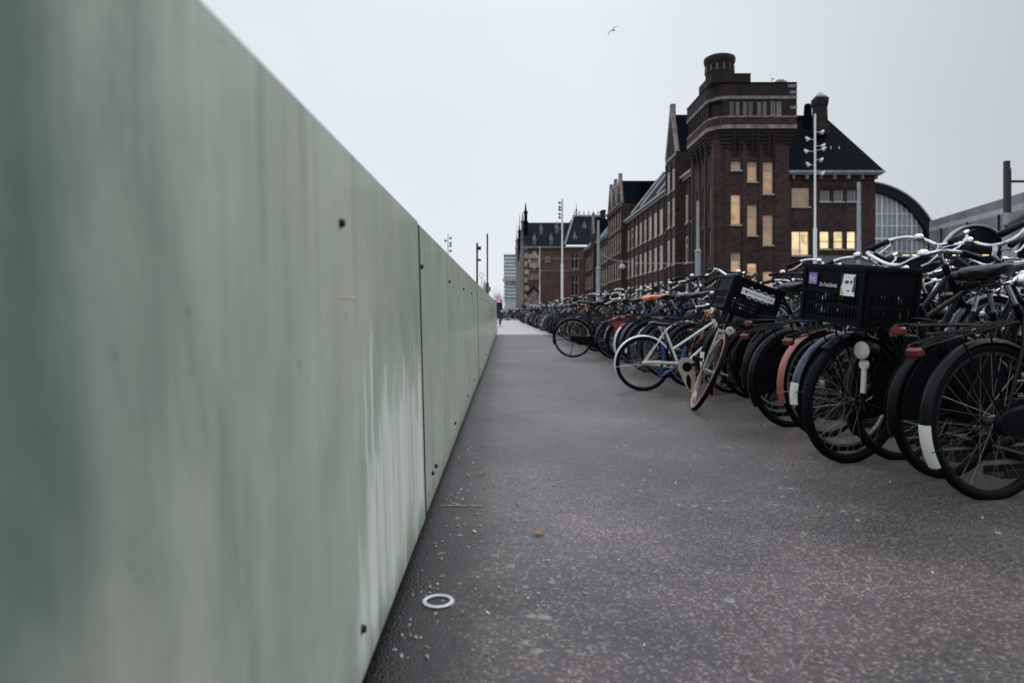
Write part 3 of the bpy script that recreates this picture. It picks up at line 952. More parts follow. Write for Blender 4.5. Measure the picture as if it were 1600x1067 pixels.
q.lathe([(1.0, 20.0), (1.0, 21.0), (0.86, 21.1), (0.80, 23.0), (0.92, 23.4), (0.96, 24.0), (0.60, 24.2)], 4, Matrix.Translation((chx, 74.5, 0)) @ Matrix.Rotation(R(45), 4, 'Z'))
place("chimney", q.mesh("chimney", 'brick_sooty'), ro)
q = MB(); q.lathe([(0.7, 24.1), (0.72, 24.25), (0.05, 24.75)], 4, Matrix.Translation((chx, 74.5, 0)) @ Matrix.Rotation(R(45), 4, 'Z'))
place("chimney_cap", q.mesh("chimney_cap", 'lead'), ro)
q = MB(); q.lathe([(0.6, 21.0), (0.5, 22.0), (0.42, 23.6), (0.3, 23.9)], 8, Matrix.Translation((XA(1262, 76), 76, 0)))
place("vent", q.mesh("vent", 'slate_dark'), ro)
for px in (1298, 1311):
    Y = 72.7
    q = MB(); q.box((XA(px, Y), Y, ZA(239, Y)), (0.5, 0.5, 0.22)); q.cyl((XA(px, Y), Y, ZA(239, Y)), (XA(px, Y), Y, ZA(229, Y)), 0.05, 6)
    place("roof_light", q.mesh("roof_light", 'white_metal'), ro)
q = MB(); ef.box(q, 0.28, 0.42, 0.0, 14.4, 0.0, 0.14); part(q, "downpipe", 'dark_pipe', wing)

# ---- the long street range -------------------------------------------------
rng = thing("brick_terrace", "long dark brick range with tall paired windows running away behind the bicycles", "building", (25, 125, 0))


def street(y_far, y_near, x, z1, bays, rows, mat, pier=0.55, wfrac=0.42, panes=('pane_blind',), first=0.0, cornice='lead', name="wall"):
    """one length of street front; rows = [(z0, z1)] of its windows"""
    f = Face(x, y_far, R(-90))
    L = y_far - y_near
    bw = L / bays
    holes = []
    for b_ in range(bays):
        for (z0, z2) in rows:
            c = (b_ + 0.5) * bw
            holes.append((c - wfrac * bw / 2, z0, c + wfrac * bw / 2, z2))
    m = MB()
    f.wall(m, L, 0, z1, holes, 0.12)
    m.add([(x, y_far, 0), (x + 9, y_far, 0), (x + 9, y_far, z1), (x, y_far, z1)], [(0, 1, 2, 3)])
    m.add([(x, y_near, 0), (x, y_near, z1), (x + 9, y_near, z1), (x + 9, y_near, 0)], [(0, 1, 2, 3)])
    part(m, name, mat, rng)
    for h in holes:
        p_ = rb.choice(panes)
        window(rng, f, h, 0.12, p_, (0.62,), (), fw=0.20)
    for b_ in range(bays + 1):
        u = min(max(b_ * bw, pier / 2), L - pier / 2)
        q = MB(); f.box(q, u - pier / 2, u + pier / 2 - 0.004, 0.0, z1 - 0.55, 0.0, 0.15); part(q, "pier", mat, rng)
    if cornice:
        q = MB()
        f.box(q, 0, L, z1 - 0.5, z1 - 0.2, 0.0, 0.3); f.box(q, 0, L, z1 - 0.2, z1 + 0.1, 0.0, 0.62)
        part(q, "cornice", cornice, rng)
    q = MB(); f.box(q, 0.01, L - 0.01, 0.0, 1.5, 0.0, 0.3); part(q, "plinth", 'stone_dirty', rng)
    return f


three = [(1.9, 5.0), (6.7, 9.9), (11.5, 14.9)]
BL = ('pane_blind', 'pane_blind', 'pane_blue', 'pane_blind', 'pane_dark')
street(83.7, 78.63, TX0 + 0.4, 17.2, 2, three, 'brick', 0.5, 0.4, BL)
f2 = street(89.0, 83.7, TX0 - 0.55, 20.4, 2, three + [(16.0, 18.6)], 'brick', 0.4, 0.46, BL, cornice=None)


def gable(y0, y1, x, z0, z1, mat, deep=6.0, cap='stone_dirty'):
    ym = (y0 + y1) / 2
    q = MB()
    q.add([(x, y0, z0), (x, y1, z0), (x, ym, z1), (x + 0.5, y0, z0), (x + 0.5, y1, z0), (x + 0.5, ym, z1)],
          [(0, 1, 2), (5, 4, 3), (0, 2, 5, 3), (1, 4, 5, 2), (0, 3, 4, 1)])
    part(q, "gable", mat, rng)
    for ya in (y0, y1):
        q = MB()
        q.tube([(x + 0.1, ya, z0), (x + 0.1, ym, z1)], 0.28, 4)
        part(q, "gable_coping", cap, rng)
    q = MB(); q.span((x - 0.12, ym - 0.3, z1 - 0.5), (x + 0.5, ym + 0.3, z1 + 0.6)); part(q, "finial", cap, rng)
    q = MB()
    q.add([(x + 0.5, y0, z0), (x + 0.5, y1, z0), (x + 0.5, ym, z1 - 0.7), (x + deep, y0, z0), (x + deep, y1, z0), (x + deep, ym, z1 - 0.7)],
          [(0, 2, 5, 3), (1, 4, 5, 2)])
    part(q, "roof", 'slate_dark', rng)


gable(83.7, 89.0, TX0 - 0.55, 20.4, 26.4, 'brick_sooty', 7)
q = MB(); Face(TX0 - 0.55, 89, R(-90)).box(q, 0, 5.3, 20.0, 20.4, 0, 0.12); part(q, "stone_band", 'stone_dirty', rng)
q = MB(); q.add([(TX0 + 0.2, 78.63, 17.3), (TX0 + 0.2, 83.7, 17.3), (TX0 + 5, 83.7, 24.0), (TX0 + 5, 78.63, 24.0)], [(0, 1, 2, 3)]); part(q, "roof", 'slate', rng)

street(121.0, 89.0, TX0, 16.8, 9, three, 'brick', 0.6, 0.5, BL)
q = MB()
q.add([(TX0 - 0.6, 89.0, 16.9), (TX0 - 0.6, 129.0, 16.9), (26.5, 129.0, 24.0), (26.5, 89.0, 24.0), (31.5, 129, 16.9), (31.5, 89, 16.9)], [(0, 1, 2, 3), (3, 2, 4, 5)])
part(q, "roof", 'slate', rng)
for yy in (94.5, 106.0, 114.0):     # lead seams and fire walls on the slope
    q = MB(); q.tube([(TX0 - 0.5, yy, 17.05), (26.5, yy, 24.1)], 0.22, 4); part(q, "roof_seam", 'lead', rng)
street(137.0, 121.0, TX0 - 0.9, 20.0, 6, three + [(15.8, 18.6)], 'brick', 0.45, 0.46, BL, cornice='stone_dirty')
for y0 in (121.0, 126.4, 131.7):
    gable(y0, y0 + 5.2, TX0 - 0.9, 20.1, 25.2, 'brick_sooty', 9)
q = MB(); q.span((24, 121, 19), (34, 137, 24.0)); part(q, "roof_block", 'slate_dark', rng)
street(160.0, 137.0, TX0, 17.0, 7, three, 'brick', 0.6, 0.5, BL)
street(163.5, 160.0, TX0 - 0.9, 19.0, 1, three, 'brick', 0.6, 0.4, BL, cornice=None)
gable(160.0, 163.5, TX0 - 0.9, 19.0, 23.5, 'brick_sooty', 6)
street(184.0, 163.5, TX0, 17.2, 6, three, 'brick', 0.6, 0.5, BL)
q = MB()
q.add([(TX0 - 0.6, 137.0, 17.1), (TX0 - 0.6, 184.0, 17.3), (27, 184.0, 24.5), (27, 137.0, 24.5)], [(0, 1, 2, 3)])
part(q, "roof", 'slate_pale', rng)
for yy in (137.3, 150.0, 166.0):
    q = MB(); q.tube([(TX0 - 0.5, yy, 17.25), (27, yy, 24.7)], 0.25, 4); part(q, "roof_seam", 'lead', rng)

# ---- the far head building, facing the path --------------------------------
HY = 185.0
head = thing("station_building", "distant red brick station front with slate roof, pale ornament and little dormers", "building", (14, 200, 0))
hx0, hx1 = XA(820, HY), XA(897, HY)
hf = Face(hx0, HY, 0)
hh = [(XA(892, HY) - hx0, ZA(420, HY), XA(904, HY) - hx0, ZA(396, HY)), (XA(892, HY) - hx0, ZA(462, HY), XA(904, HY) - hx0, ZA(431, HY)),
      (XA(851, HY) - hx0, ZA(409, HY), XA(860, HY) - hx0, ZA(399, HY)), (XA(829, HY) - hx0, ZA(411.5, HY), XA(840.5, HY) - hx0, ZA(404, HY))]
hw = XA(918, HY) - hx0
w = MB()
hf.wall(w, hw, 0, ZA(386, HY), hh, 0.4)
part(w, "wall", 'brick_red', head)
window(head, hf, hh[0], 0.4, 'pane_dark', (0.62,), (0.5,), frame='stone', fw=0.16)
window(head, hf, hh[1], 0.4, 'pane_dark', (0.66,), (0.5,), frame='stone', fw=0.16)
window(head, hf, hh[2], 0.4, 'pane_blind', (), (0.5,), frame='stone_dirty', fw=0.14)
window(head, hf, hh[3], 0.4, 'pane_blue', (), (), frame='stone', fw=0.2)
for z in (ZA(388.5, HY), ZA(405, HY), ZA(424, HY)):     # pale string courses
    q = MB(); hf.box(q, 0.0, hw, z, z + 0.28, 0, 0.12); part(q, "stone_band", 'stone_dirty', head)
q = MB(); hf.box(q, -0.4, hw, ZA(388, HY) + 0.1, ZA(385.6, HY), 0.0, 0.6); part(q, "cornice", 'lead', head)
for k in range(9):      # quoins up the west corner
    q = MB(); hf.box(q, -0.03, 1.1 if k % 2 else 0.7, 2.2 * k, 2.2 * k + 1.2, 0.121, 0.2); part(q, "quoin", 'stone', head)
# scrolled stone surround, carved panel and arched doorway
q = MB()
cx, cz = (hh[3][0] + hh[3][2]) / 2, (hh[3][1] + hh[3][3]) / 2
outl = []
for k in range(40):
    a = 2 * math.pi * k / 40
    r_ = 1.75 + 0.16 * math.cos(8 * a)
    outl.append((cx + 0.92 * r_ * math.cos(a), cz + 1.25 * r_ * math.sin(a) + (0.35 if 1.2 < a < 1.95 else 0)))
n = len(outl)
inn = [(cx + 1.02 * max(-1, min(1, 1.5 * math.cos(2 * math.pi * k / 40))), cz + 0.68 * max(-1, min(1, 1.5 * math.sin(2 * math.pi * k / 40)))) for k in range(40)]
vs = [(x, -0.3, z) for x, z in outl] + [(x, -0.3, z) for x, z in inn] + [(x, 0.0, z) for x, z in outl]
q.add(vs, [(i, (i + 1) % n, n + (i + 1) % n, n + i) for i in range(n)] + [(2 * n + i, 2 * n + (i + 1) % n, (i + 1) % n, i) for i in range(n)], hf.m)
part(q, "stone_surround", 'stone', head)
q = MB(); hf.box(q, 0.9, 3.9, ZA(437, HY), ZA(427, HY), 0.0, 0.15); part(q, "carved_panel", 'stone_dirty', head)
q = MB()
arch = [(0.7, 0.0), (0.7, 5.2), (2.4, 6.9), (4.1, 5.2), (4.1, 0.0)]
q.add([(u, -0.16, z + 0.3) for u, z in arch] + [(u, 0, z + 0.3) for u, z in arch], [(4, 3, 2, 1, 0)] + [(i, (i + 1) % 5, 5 + (i + 1) % 5, 5 + i) for i in range(5)], hf.m)
part(q, "door_surround", 'stone_dirty', head)
q = MB(); q.tube([hf.m @ Vector(p_) for p_ in ((0.5, -0.35, 5.4), (2.4, -0.35, 7.4), (4.3, -0.35, 5.4))], 0.22, 5); part(q, "door_gable", 'slate_dark', head)
# west flank
w = MB()
w.add([(hx0, HY, 0), (hx0, 330, 0), (hx0, 330, ZA(386, HY)), (hx0, HY, ZA(386, HY))], [(3, 2, 1, 0)])
part(w, "flank_wall", 'brick_red', head)
for k in range(16):
    y = 188 + k * 8.2
    q = MB(); q.span((hx0 - 0.5, y, 0), (hx0 - 0.002, y + 2.0, 20.5 + (2.5 if k % 3 == 0 else 0))); part(q, "stone_pier", 'stone' if k % 2 else 'stone_dirty', head)
for k, (yy, zt_) in enumerate(((187, 33.5), (206, 34.0), (232, 37), (262, 38))):
    q = MB()
    q.lathe([(0.55, 18), (0.55, 25.0), (0.75, 25.1), (0.75, 25.5), (0.45, 25.7), (0.45, 27.6), (0.62, 27.7), (0.62, 28.0), (0.3, 28.6), (0.12, 30.5), (0.05, zt_ - 3)], 8, Matrix.Translation((hx0 + 0.3 - 0.4 * k, yy, 0)))
    part(q, "pinnacle", 'slate_dark' if k % 2 == 0 else 'stone_dirty', head, True)
# roofs
e0, t0 = ZA(385.6, HY), ZA(345, HY)
q = MB()
q.add([(hx0 - 0.3, HY - 0.4, e0), (XA(884, HY), HY - 0.4, e0), (XA(898, HY), HY + 4.0, t0), (hx0 - 0.3, HY + 4.0, t0), (hx0 - 0.3, HY + 40, t0), (XA(898, HY), HY + 40, t0)], [(0, 1, 2, 3), (3, 2, 5, 4), (0, 3, 4)])
r1 = part(q, "roof", 'slate', head)
tz = ZA(335.5, HY)
q = MB()
q.add([(XA(882, HY), HY - 0.5, ZA(383, HY)), (XA(920, HY), HY - 0.5, ZA(383, HY)), (XA(952, HY), HY + 5, ZA(383, HY)), (XA(898, HY), HY + 4, tz), (XA(948, HY), HY + 4, tz), (XA(948, HY), HY + 20, tz), (XA(898, HY), HY + 20, tz)],
      [(0, 1, 4, 3), (1, 2, 4), (3, 4, 5, 6), (0, 3, 6)])
r2 = part(q, "roof", 'slate', head)
q = MB(); q.tube([(XA(882, HY), HY - 0.6, ZA(383, HY)), (XA(898, HY), HY + 3.9, tz)], 0.3, 4); place("hip_seam", q.mesh("hip_seam", 'lead'), r2)
q = MB(); q.span((XA(897, HY), HY + 3.8, tz), (XA(948, HY), HY + 4.2, tz + 0.5)); place("ridge_crest", q.mesh("ridge_crest", 'lead'), r2)
for k in range(7):
    x = XA(900 + 7.5 * k, HY)
    q = MB(); q.lathe([(0.12, 0), (0.09, 0.5), (0.25, 0.7), (0.05, 1.1), (0.02, 1.5)], 6, Matrix.Translation((x, HY + 4, tz + 0.4))); place("finial", q.mesh("finial", 'lead'), r2)
q = MB(); q.lathe([(0.2, 0), (0.16, 1.5), (0.3, 1.7), (0.08, 2.2), (0.03, 4.0)], 6, Matrix.Translation((XA(903, HY), HY + 4, tz))); place("finial", q.mesh("finial", 'dark_metal'), r2)
q = MB(); q.span((XA(942, HY), HY + 2, tz - 1), (XA(948, HY), HY + 6, tz + 1.2)); q.span((XA(941.5, HY), HY + 1.8, tz + 1.2), (XA(948.5, HY), HY + 6.2, tz + 1.6)); place("chimney", q.mesh("chimney", 'brick_sooty'), r2)
for (px, py, rr) in ((834.5, 379, r1), (860.5, 379, r1), (845.5, 361.5, r1), (870, 360, r1), (897.5, 376, r2), (913.5, 358, r2)):
    t = (386 - py) / 41.0
    yy = HY - 0.9 + 4.4 * t
    x, z = XA(px, HY + 2), ZA(py, HY + 2)
    q = MB(); q.span((x - 0.5, yy, z - 0.9), (x + 0.5, yy + 2, z + 0.6)); place("dormer", q.mesh("dormer", 'slate_pale'), rr)
    q = MB(); q.span((x - 0.32, yy - 0.04, z - 0.6), (x + 0.32, yy, z + 0.4)); place("dormer_pane", q.mesh("dormer_pane", 'pane_dark'), rr)
    q = MB(); q.lathe([(1.0, 0.6), (0.85, 0.75), (0.12, 2.2), (0.03, 2.9)], 4, Matrix.Translation((x, yy + 0.9, z)) @ Matrix.Rotation(R(45), 4, 'Z')); place("dormer_roof", q.mesh("dormer_roof", 'slate_pale'), rr)

# ---- glass tower and church far away ---------------------------------------
GY = 420.0
gt = thing("glass_tower", "pale glass office tower with stacked white floor edges far down the path", "building", (XA(797, GY), GY + 12, 0))
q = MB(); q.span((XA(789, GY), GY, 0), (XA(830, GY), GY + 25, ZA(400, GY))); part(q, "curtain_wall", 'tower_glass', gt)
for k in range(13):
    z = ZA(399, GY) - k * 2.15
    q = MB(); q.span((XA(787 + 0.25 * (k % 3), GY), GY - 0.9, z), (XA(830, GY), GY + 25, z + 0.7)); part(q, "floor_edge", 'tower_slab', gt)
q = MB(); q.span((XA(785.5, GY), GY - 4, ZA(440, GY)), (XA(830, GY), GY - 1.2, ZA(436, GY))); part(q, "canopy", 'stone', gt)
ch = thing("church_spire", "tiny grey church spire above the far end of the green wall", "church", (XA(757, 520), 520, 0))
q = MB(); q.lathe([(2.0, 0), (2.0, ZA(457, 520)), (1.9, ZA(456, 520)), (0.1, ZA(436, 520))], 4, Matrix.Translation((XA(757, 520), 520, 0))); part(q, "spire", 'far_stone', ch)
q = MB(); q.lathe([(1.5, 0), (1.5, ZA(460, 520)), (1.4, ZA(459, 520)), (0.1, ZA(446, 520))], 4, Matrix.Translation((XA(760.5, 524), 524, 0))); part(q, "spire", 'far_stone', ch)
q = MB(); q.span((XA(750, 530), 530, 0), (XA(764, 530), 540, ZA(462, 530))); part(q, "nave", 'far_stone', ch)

# ---- train sheds on the right ----------------------------------------------
SY = 160.0
shed = thing("train_shed", "black arched train shed with white glazing bars behind the brick wing", "train shed", (XA(1348, SY), SY + 30, 0))
scx, scz, sR = XA(1346, SY), ZA(404, SY), 118 * SY / F


def arc(cx, cz, r, a0, a1, n, y):
    return [(cx + r * math.cos(R(a0 + (a1 - a0) * k / n)), y, cz + r * math.sin(R(a0 + (a1 - a0) * k / n))) for k in range(n + 1)]


def arch_band(q, cx, cz, r0, r1, y0, y1, n=40, a0=-12, a1=192):
    A, B = arc(cx, cz, r0, a0, a1, n, y0), arc(cx, cz, r1, a0, a1, n, y0)
    C, E = arc(cx, cz, r0, a0, a1, n, y1), arc(cx, cz, r1, a0, a1, n, y1)
    m = n + 1
    q.add(A + B + C + E, [(i, i + 1, m + i + 1, m + i) for i in range(n)] + [(m + i, m + i + 1, 3 * m + i + 1, 3 * m + i) for i in range(n)] + [(2 * m + i, 2 * m + i + 1, i + 1, i) for i in range(n)])


q = MB(); arch_band(q, scx, scz, sR * 0.885, sR, SY - 1.2, SY + 1.0); part(q, "arch_rib", 'shed_black', shed)
q = MB(); arch_band(q, scx, scz, sR * 0.995, sR * 1.012, SY - 1.5, SY + 0.5); part(q, "arch_trim", 'shed_roof', shed)
q = MB(); arch_band(q, scx, scz, sR * 0.97, sR * 0.99, SY + 1.0, SY + 70); part(q, "roof", 'shed_roof', shed, True)
q = MB()
pts = arc(scx, scz, sR * 0.89, -12, 192, 40, SY)
q.add(pts, [tuple(range(len(pts)))])
gl = part(q, "glass", 'shed_glass', shed)
for k in range(-2, 20):     # white mullions, every third one broad
    x = scx + (k - 2) * sR * 0.066
    d = (sR * 0.888) ** 2 - (x - scx) ** 2
    if d <= 0.5:
        continue
    wd = 0.30 if k % 3 == 0 else 0.13
    q = MB(); q.span((x - wd / 2, SY - 0.25, scz - 3.5), (x + wd / 2, SY - 0.02, scz + math.sqrt(d))); part(q, "mullion", 'white_metal', shed)
for dz, wd in ((-1.6, 0.2), (1.6, 0.2), (4.6, 0.55), (7.6, 0.2), (10.4, 0.2)):
    d = (sR * 0.888) ** 2 - dz * dz
    q = MB(); q.span((scx - 6, SY - 0.30, scz + dz - wd / 2), (scx + math.sqrt(d), SY - 0.26, scz + dz + wd / 2)); part(q, "transom", 'white_metal', shed)
hall = thing("station_hall", "grey roofed station hall with low arched openings at the edge of the photo", "train shed", (95, 130, 0))
# long roof edge rising towards the viewer
A, B = at(1452, 346, 150), at(1640, 288, 100)


def run_on(a, b, t=2.2):
    return a + (b - a) * t


A2, B2 = at(1452, 356, 150), run_on(at(1452, 356, 150), at(1640, 306, 100))
A3, B3 = at(1452, 362, 150), run_on(at(1452, 362, 150), at(1640, 318, 100))
B = run_on(A, B)
A4, B4 = Vector((A3.x, A3.y, 0)), Vector((B3.x, B3.y, 0))


def strip(a, b, c, d, t):
    q = MB()
    off = Vector((t, t * 0.6, 0))
    q.add([a, b, c, d, a + off, b + off, c + off, d + off], [(0, 1, 2, 3), (7, 6, 5, 4), (0, 4, 5, 1), (1, 5, 6, 2), (2, 6, 7, 3), (3, 7, 4, 0)])
    return q


part(strip(A, B, B2, A2, 14), "roof", 'shed_roof', hall)
part(strip(A2, B2, B3, A3, 8), "fascia", 'shed_pale', hall)
part(strip(A3, B3, B4, A4, 5), "wall", 'shed_roof', hall)
for k, (px, rr, dd) in enumerate(((1521, 56, 0), (1652, 74, -12))):
    Y = 108.0 + dd
    cx, cz, r_ = XA(px, Y), ZA(407, Y), rr * Y / F
    q = MB(); arch_band(q, cx, cz, r_ * 0.955, r_, Y - 0.9, Y, 28, -5, 185); part(q, "arch_trim", 'shed_pale', hall)
    q = MB(); p_ = arc(cx, cz, r_ * 0.96, -5, 185, 28, Y - 0.3); q.add(p_, [tuple(range(len(p_)))]); part(q, "arch_opening", 'shed_black', hall)
    for j in range(2):
        q = MB(); q.span((cx + (j - 1.1) * r_ * 0.42, Y - 0.5, ZA(379.5, Y)), (cx + (j - 1.35) * r_ * 0.42 + 1.3, Y - 0.35, ZA(378, Y))); part(q, "lamp", 'lamp_strip', hall)
for k in range(8):
    p0, p1 = A3.lerp(B3, 0.07 + 0.12 * k), A4.lerp(B4, 0.07 + 0.12 * k)
    q = MB(); q.tube([p0 + Vector((-0.5, -0.4, 0)), p1 + Vector((-0.5, -0.4, 0))], 0.22, 4); part(q, "rib", 'shed_black', hall)
q = MB(); q.span((XA(1385, 105), 105, 0), (XA(1900, 105), 105.5, ZA(402, 105))); part(q, "low_wall", 'shed_black', hall)
for k in range(5):
    px = (1415, 1430, 1494, 1540, 1585)[k]
    q = MB(); q.span((XA(px, 104), 104.5, ZA(399, 104)), (XA(px + 9, 104), 104.8, ZA(397.6, 104))); part(q, "lamp", 'lamp_strip', hall)

# ------------------------------------------------------------------ poles, lamps, wires
def pole(name, label, cat, x, y, z, r0, r1, mat, group=None, collar=0.0, n=12):
    t = thing(name, label, cat, (x, y, 0), 0, group)
    q = MB()
    q.lathe([(r0 * 1.7, 0), (r0 * 1.7, 0.05), (r0 * 1.15, 0.09), (r0, 0.5), (r0, z * 0.45), (r1, z * 0.46), (r1, z)] if collar == 0 else
            [(r0 * 1.15, 0), (r0, 0.4), (r0, collar), (r0 * 1.2, collar + 0.02), (r0 * 1.2, collar + 0.1), (r1 * 1.25, collar + 0.2), (r1, z)], n)
    q.obj("shaft", mat, t, True)
    q = MB(); q.lathe([(r1 * 1.02, z), (r1 * 1.1, z + 0.01), (r1 * 1.1, z + 0.06), (0.01, z + 0.1)], n); q.obj("cap", mat, t)
    return t


def spotlight(t, z, a, s, mat='galv', reach=0.6):
    q = MB()
    c, d = math.cos(a), math.sin(a)
    q.cyl((0, 0, z), (c * reach, d * reach, z + 0.12 * s), 0.03 * s, 6)
    arm = q.obj("arm", 'white_metal', t)
    q = MB()
    q.lathe([(0.06 * s, -0.26 * s), (0.13 * s, -0.22 * s), (0.16 * s, 0.0), (0.24 * s, 0.22 * s), (0.20 * s, 0.23 * s)], 10,
            Matrix.Translation((c * reach, d * reach, z + 0.12 * s)) @ Matrix.Rotation(a + math.pi, 4, 'Z') @ Matrix.Rotation(R(130), 4, 'Y'))
    q.obj("lamp_head", mat, arm, True)


t = pole("light_mast", "tall pale mast carrying white spotlights in front of the brick wing", "light mast", XA(1273.5, 50), 50, ZA(180, 50), 0.13, 0.075, 'white_metal')
for py, a in ((207, 0.2), (219, 3.3), (229, 0.0), (237, 2.9), (250, 0.35), (259, 3.4), (272, 0.1), (236, -0.6)):
    spotlight(t, ZA(py, 50), a, 0.62, 'white_metal', 0.62)
t = pole("light_mast", "slim white mast with dark spotlights standing before the distant station front", "light mast", XA(878.5, 100), 100, ZA(312, 100), 0.2, 0.13, 'white_metal')
for py, a in ((318, 3.1), (325, 3.3), (329, 2.9), (336, 3.2), (341, 3.0), (360, 3.2)):
    spotlight(t, ZA(py, 100), a, 0.85, 'dark_metal', 0.4)
pole("lamp_post", "grey tapered post between the lit tower and the crate bicycle", "post", XA(1090.5, 48), 48, ZA(316, 48), 0.20, 0.095, 'galv', "grey tram posts", 5.0)
pole("lamp_post", "grey tapered post before the right end of the brick wing", "post", XA(1342, 44), 44, ZA(287, 44), 0.14, 0.11, 'galv', "grey tram posts", 4.4)
pole("lamp_post", "grey tapered post beside the dark head of the pedestrian", "post", XA(935, 70), 70, ZA(346, 70), 0.24, 0.13, 'galv', "grey tram posts", 5.2)
pole("flag_pole", "thin bare white pole crossing the stone ornament of the station front", "pole", XA(843.5, 110), 110, ZA(386, 110), 0.09, 0.06, 'white_metal')
t = pole("camera_mast", "black mast with small boxes rising behind the green wall", "mast", XA(745.5, 60), 60, ZA(381, 60), 0.10, 0.085, 'dark_metal')
q = MB(); q.box((0.22, 0, ZA(388, 60)), (0.26, 0.3, 0.30)); q.cyl((0, 0, ZA(388, 60)), (0.2, 0, ZA(388, 60)), 0.03, 6); q.obj("camera_box", 'dark_metal', t)
q = MB(); q.lathe([(0.02, 0), (0.16, -0.02), (0.14, -0.14), (0.03, -0.18)], 10, Matrix.Translation((0.22, 0, ZA(405, 60)))); q.cyl((0, 0, ZA(405, 60)), (0.2, 0, ZA(405, 60)), 0.03, 6); q.obj("dome_camera", 'dark_metal', t)
t = pole("lamp_post", "tall dark post with a green sign beside the end of the green wall", "post", XA(761.5, 50), 50, ZA(367, 50), 0.115, 0.06, 'dark_metal')
q = MB(); q.box((0.14, -0.12, ZA(452, 50)), (0.22, 0.03, 0.34)); q.obj("sign", 'green_sign', t)
t = pole("light_mast", "distant mast of spotlights peeping over the green wall", "light mast", XA(700, 90), 90, ZA(366, 90), 0.08, 0.05, 'galv')
for py, a in ((373, 0.2), (377, 3.1), (381, 0.0), (385, 0.1), (393, 0.2)):
    spotlight(t, ZA(py, 90), a, 0.7, 'dark_metal', 0.35)
t = thing("lamp_ring", "small pale hoop lamp on a stalk beyond the wall end", "lamp", (XA(752.5, 75), 75, 0))
q = MB(); q.tube([(0.24 * math.cos(a), 0, ZA(430, 75) + 0.24 * math.sin(a)) for a in (2 * math.pi * k / 20 for k in range(20))], 0.03, 6, closed=True); q.obj("hoop", 'galv', t)
q = MB(); q.cyl((0, 0, 0), (0, 0, ZA(430, 75) - 0.24), 0.04, 6); q.obj("stalk", 'galv', t)
t = thing("signal_mast", "pair of black square posts with a side arm standing in front of the arched hall", "mast", (XA(1575, 26), 26, 0))
xm = XA(1575, 26)
for dx, px0, py0, wd in ((0, 1573, 252, 0.16), (0, 1580, 262, 0.18)):
    q = MB(); q.box((XA(px0, 26) - xm, 0.2 if py0 > 255 else 0, (ZA(py0, 26) + (ZA(333, 26) if py0 < 255 else 0)) / 2), (wd, wd, ZA(py0, 26) - (ZA(333, 26) if py0 < 255 else 0)))
    q.obj("post", 'dark_metal', t)
q = MB(); q.lathe([(0.30, 0), (0.30, 0.1), (0.17, 0.3), (0.145, ZA(333, 26))], 12, Matrix.Translation((XA(1573, 26) - xm, 0, 0)))
for z in (ZA(352, 26), ZA(391, 26), ZA(402, 26)):
    q.lathe([(0.16, z), (0.2, z + 0.01), (0.2, z + 0.05), (0.16, z + 0.06)], 12, Matrix.Translation((XA(1573, 26) - xm, 0, 0)))
q.obj("shaft", 'galv', t, True)
q = MB(); q.cyl((0.15, 0.2, ZA(282, 26)), (1.6, 0.2, ZA(282, 26)), 0.05, 8); q.obj("arm", 'dark_metal', t)
q = MB(); q.tube([(XA(1567, 26) - xm, -0.2, ZA(357, 26)), (XA(1606, 26) - xm, -0.2, ZA(331, 26))], 0.11, 8); q.obj("brace", 'dark_metal', t)
# overhead wire with a hanging lamp
P0, P1, P2 = at(935, 393, 70), at(972, 408, 62), at(1090.5, 410, 48)
wpts = [P0.lerp(P1, k / 6) + Vector((0, 0, -0.25 * math.sin(math.pi * k / 6))) for k in range(7)] + [P1.lerp(P2, k / 10) + Vector((0, 0, -0.15 * math.sin(math.pi * k / 10))) for k in range(1, 11)]
q = MB(); q.tube(wpts, 0.022, 5)
tag(q.obj("overhead_wire", 'galv'), "sagging overhead wire strung between two grey posts along the brick range", "wire")
t = thing("hanging_lamp", "grey lamp hanging from the overhead wire before the brick range", "lamp", P1)
q = MB(); q.lathe([(0.04, 0.1), (0.05, -0.25), (0.20, -0.32), (0.34, -0.55), (0.30, -0.58)], 12); q.obj("shade", 'galv', t, True)
q = MB(); q.lathe([(0.24, -0.57), (0.2, -0.66), (0.02, -0.7)], 10); q.obj("bulb", 'clear_lens', t, True)


# ------------------------------------------------------------------ trees
def bare_tree(x, y, h, seed, mat, label, spread=0.5, levels=5, r0=None, name="bare_tree"):
    rr = random.Random(seed)
    t = thing(name, label, "tree", (x, y, 0), 0, "bare winter trees")
    tr, cr = MB(), MB()
    r0 = r0 or h * 0.018

    def grow(p, d, ln, r, lv, mb):
        pts, rs = [p], [r]
        q = p
        for k in range(3):
            d = (d + Vector((rr.uniform(-1, 1), rr.uniform(-1, 1), rr.uniform(-0.4, 0.8))) * 0.16).normalized()
            q = q + d * ln / 3
            pts.append(q); rs.append(r * (1 - 0.14 * (k + 1)))
        mb.tube(pts, rs, 5 if lv > 2 else 3, caps=False)
        if lv == 0:
            return
        for k in range(3 if lv > 1 else 4):
            a = rr.uniform(0, 6.28)
            side_ = d.orthogonal().normalized()
            side_ = Matrix.Rotation(a, 3, d) @ side_
            nd = (d + side_ * rr.uniform(0.35, 0.9) * spread * 1.6 + Vector((0, 0, 0.15))).normalized()
            grow(pts[rr.choice((1, 2, 3, 3))], nd, ln * rr.uniform(0.55, 0.8), rs[-1] * 0.7, lv - 1, cr)
    grow(Vector((0, 0, 0)), Vector((0, 0, 1)), h * 0.36, r0, levels, tr)
    tr.obj("trunk", mat, t)
    cr.obj("crown", mat, t)
    return t


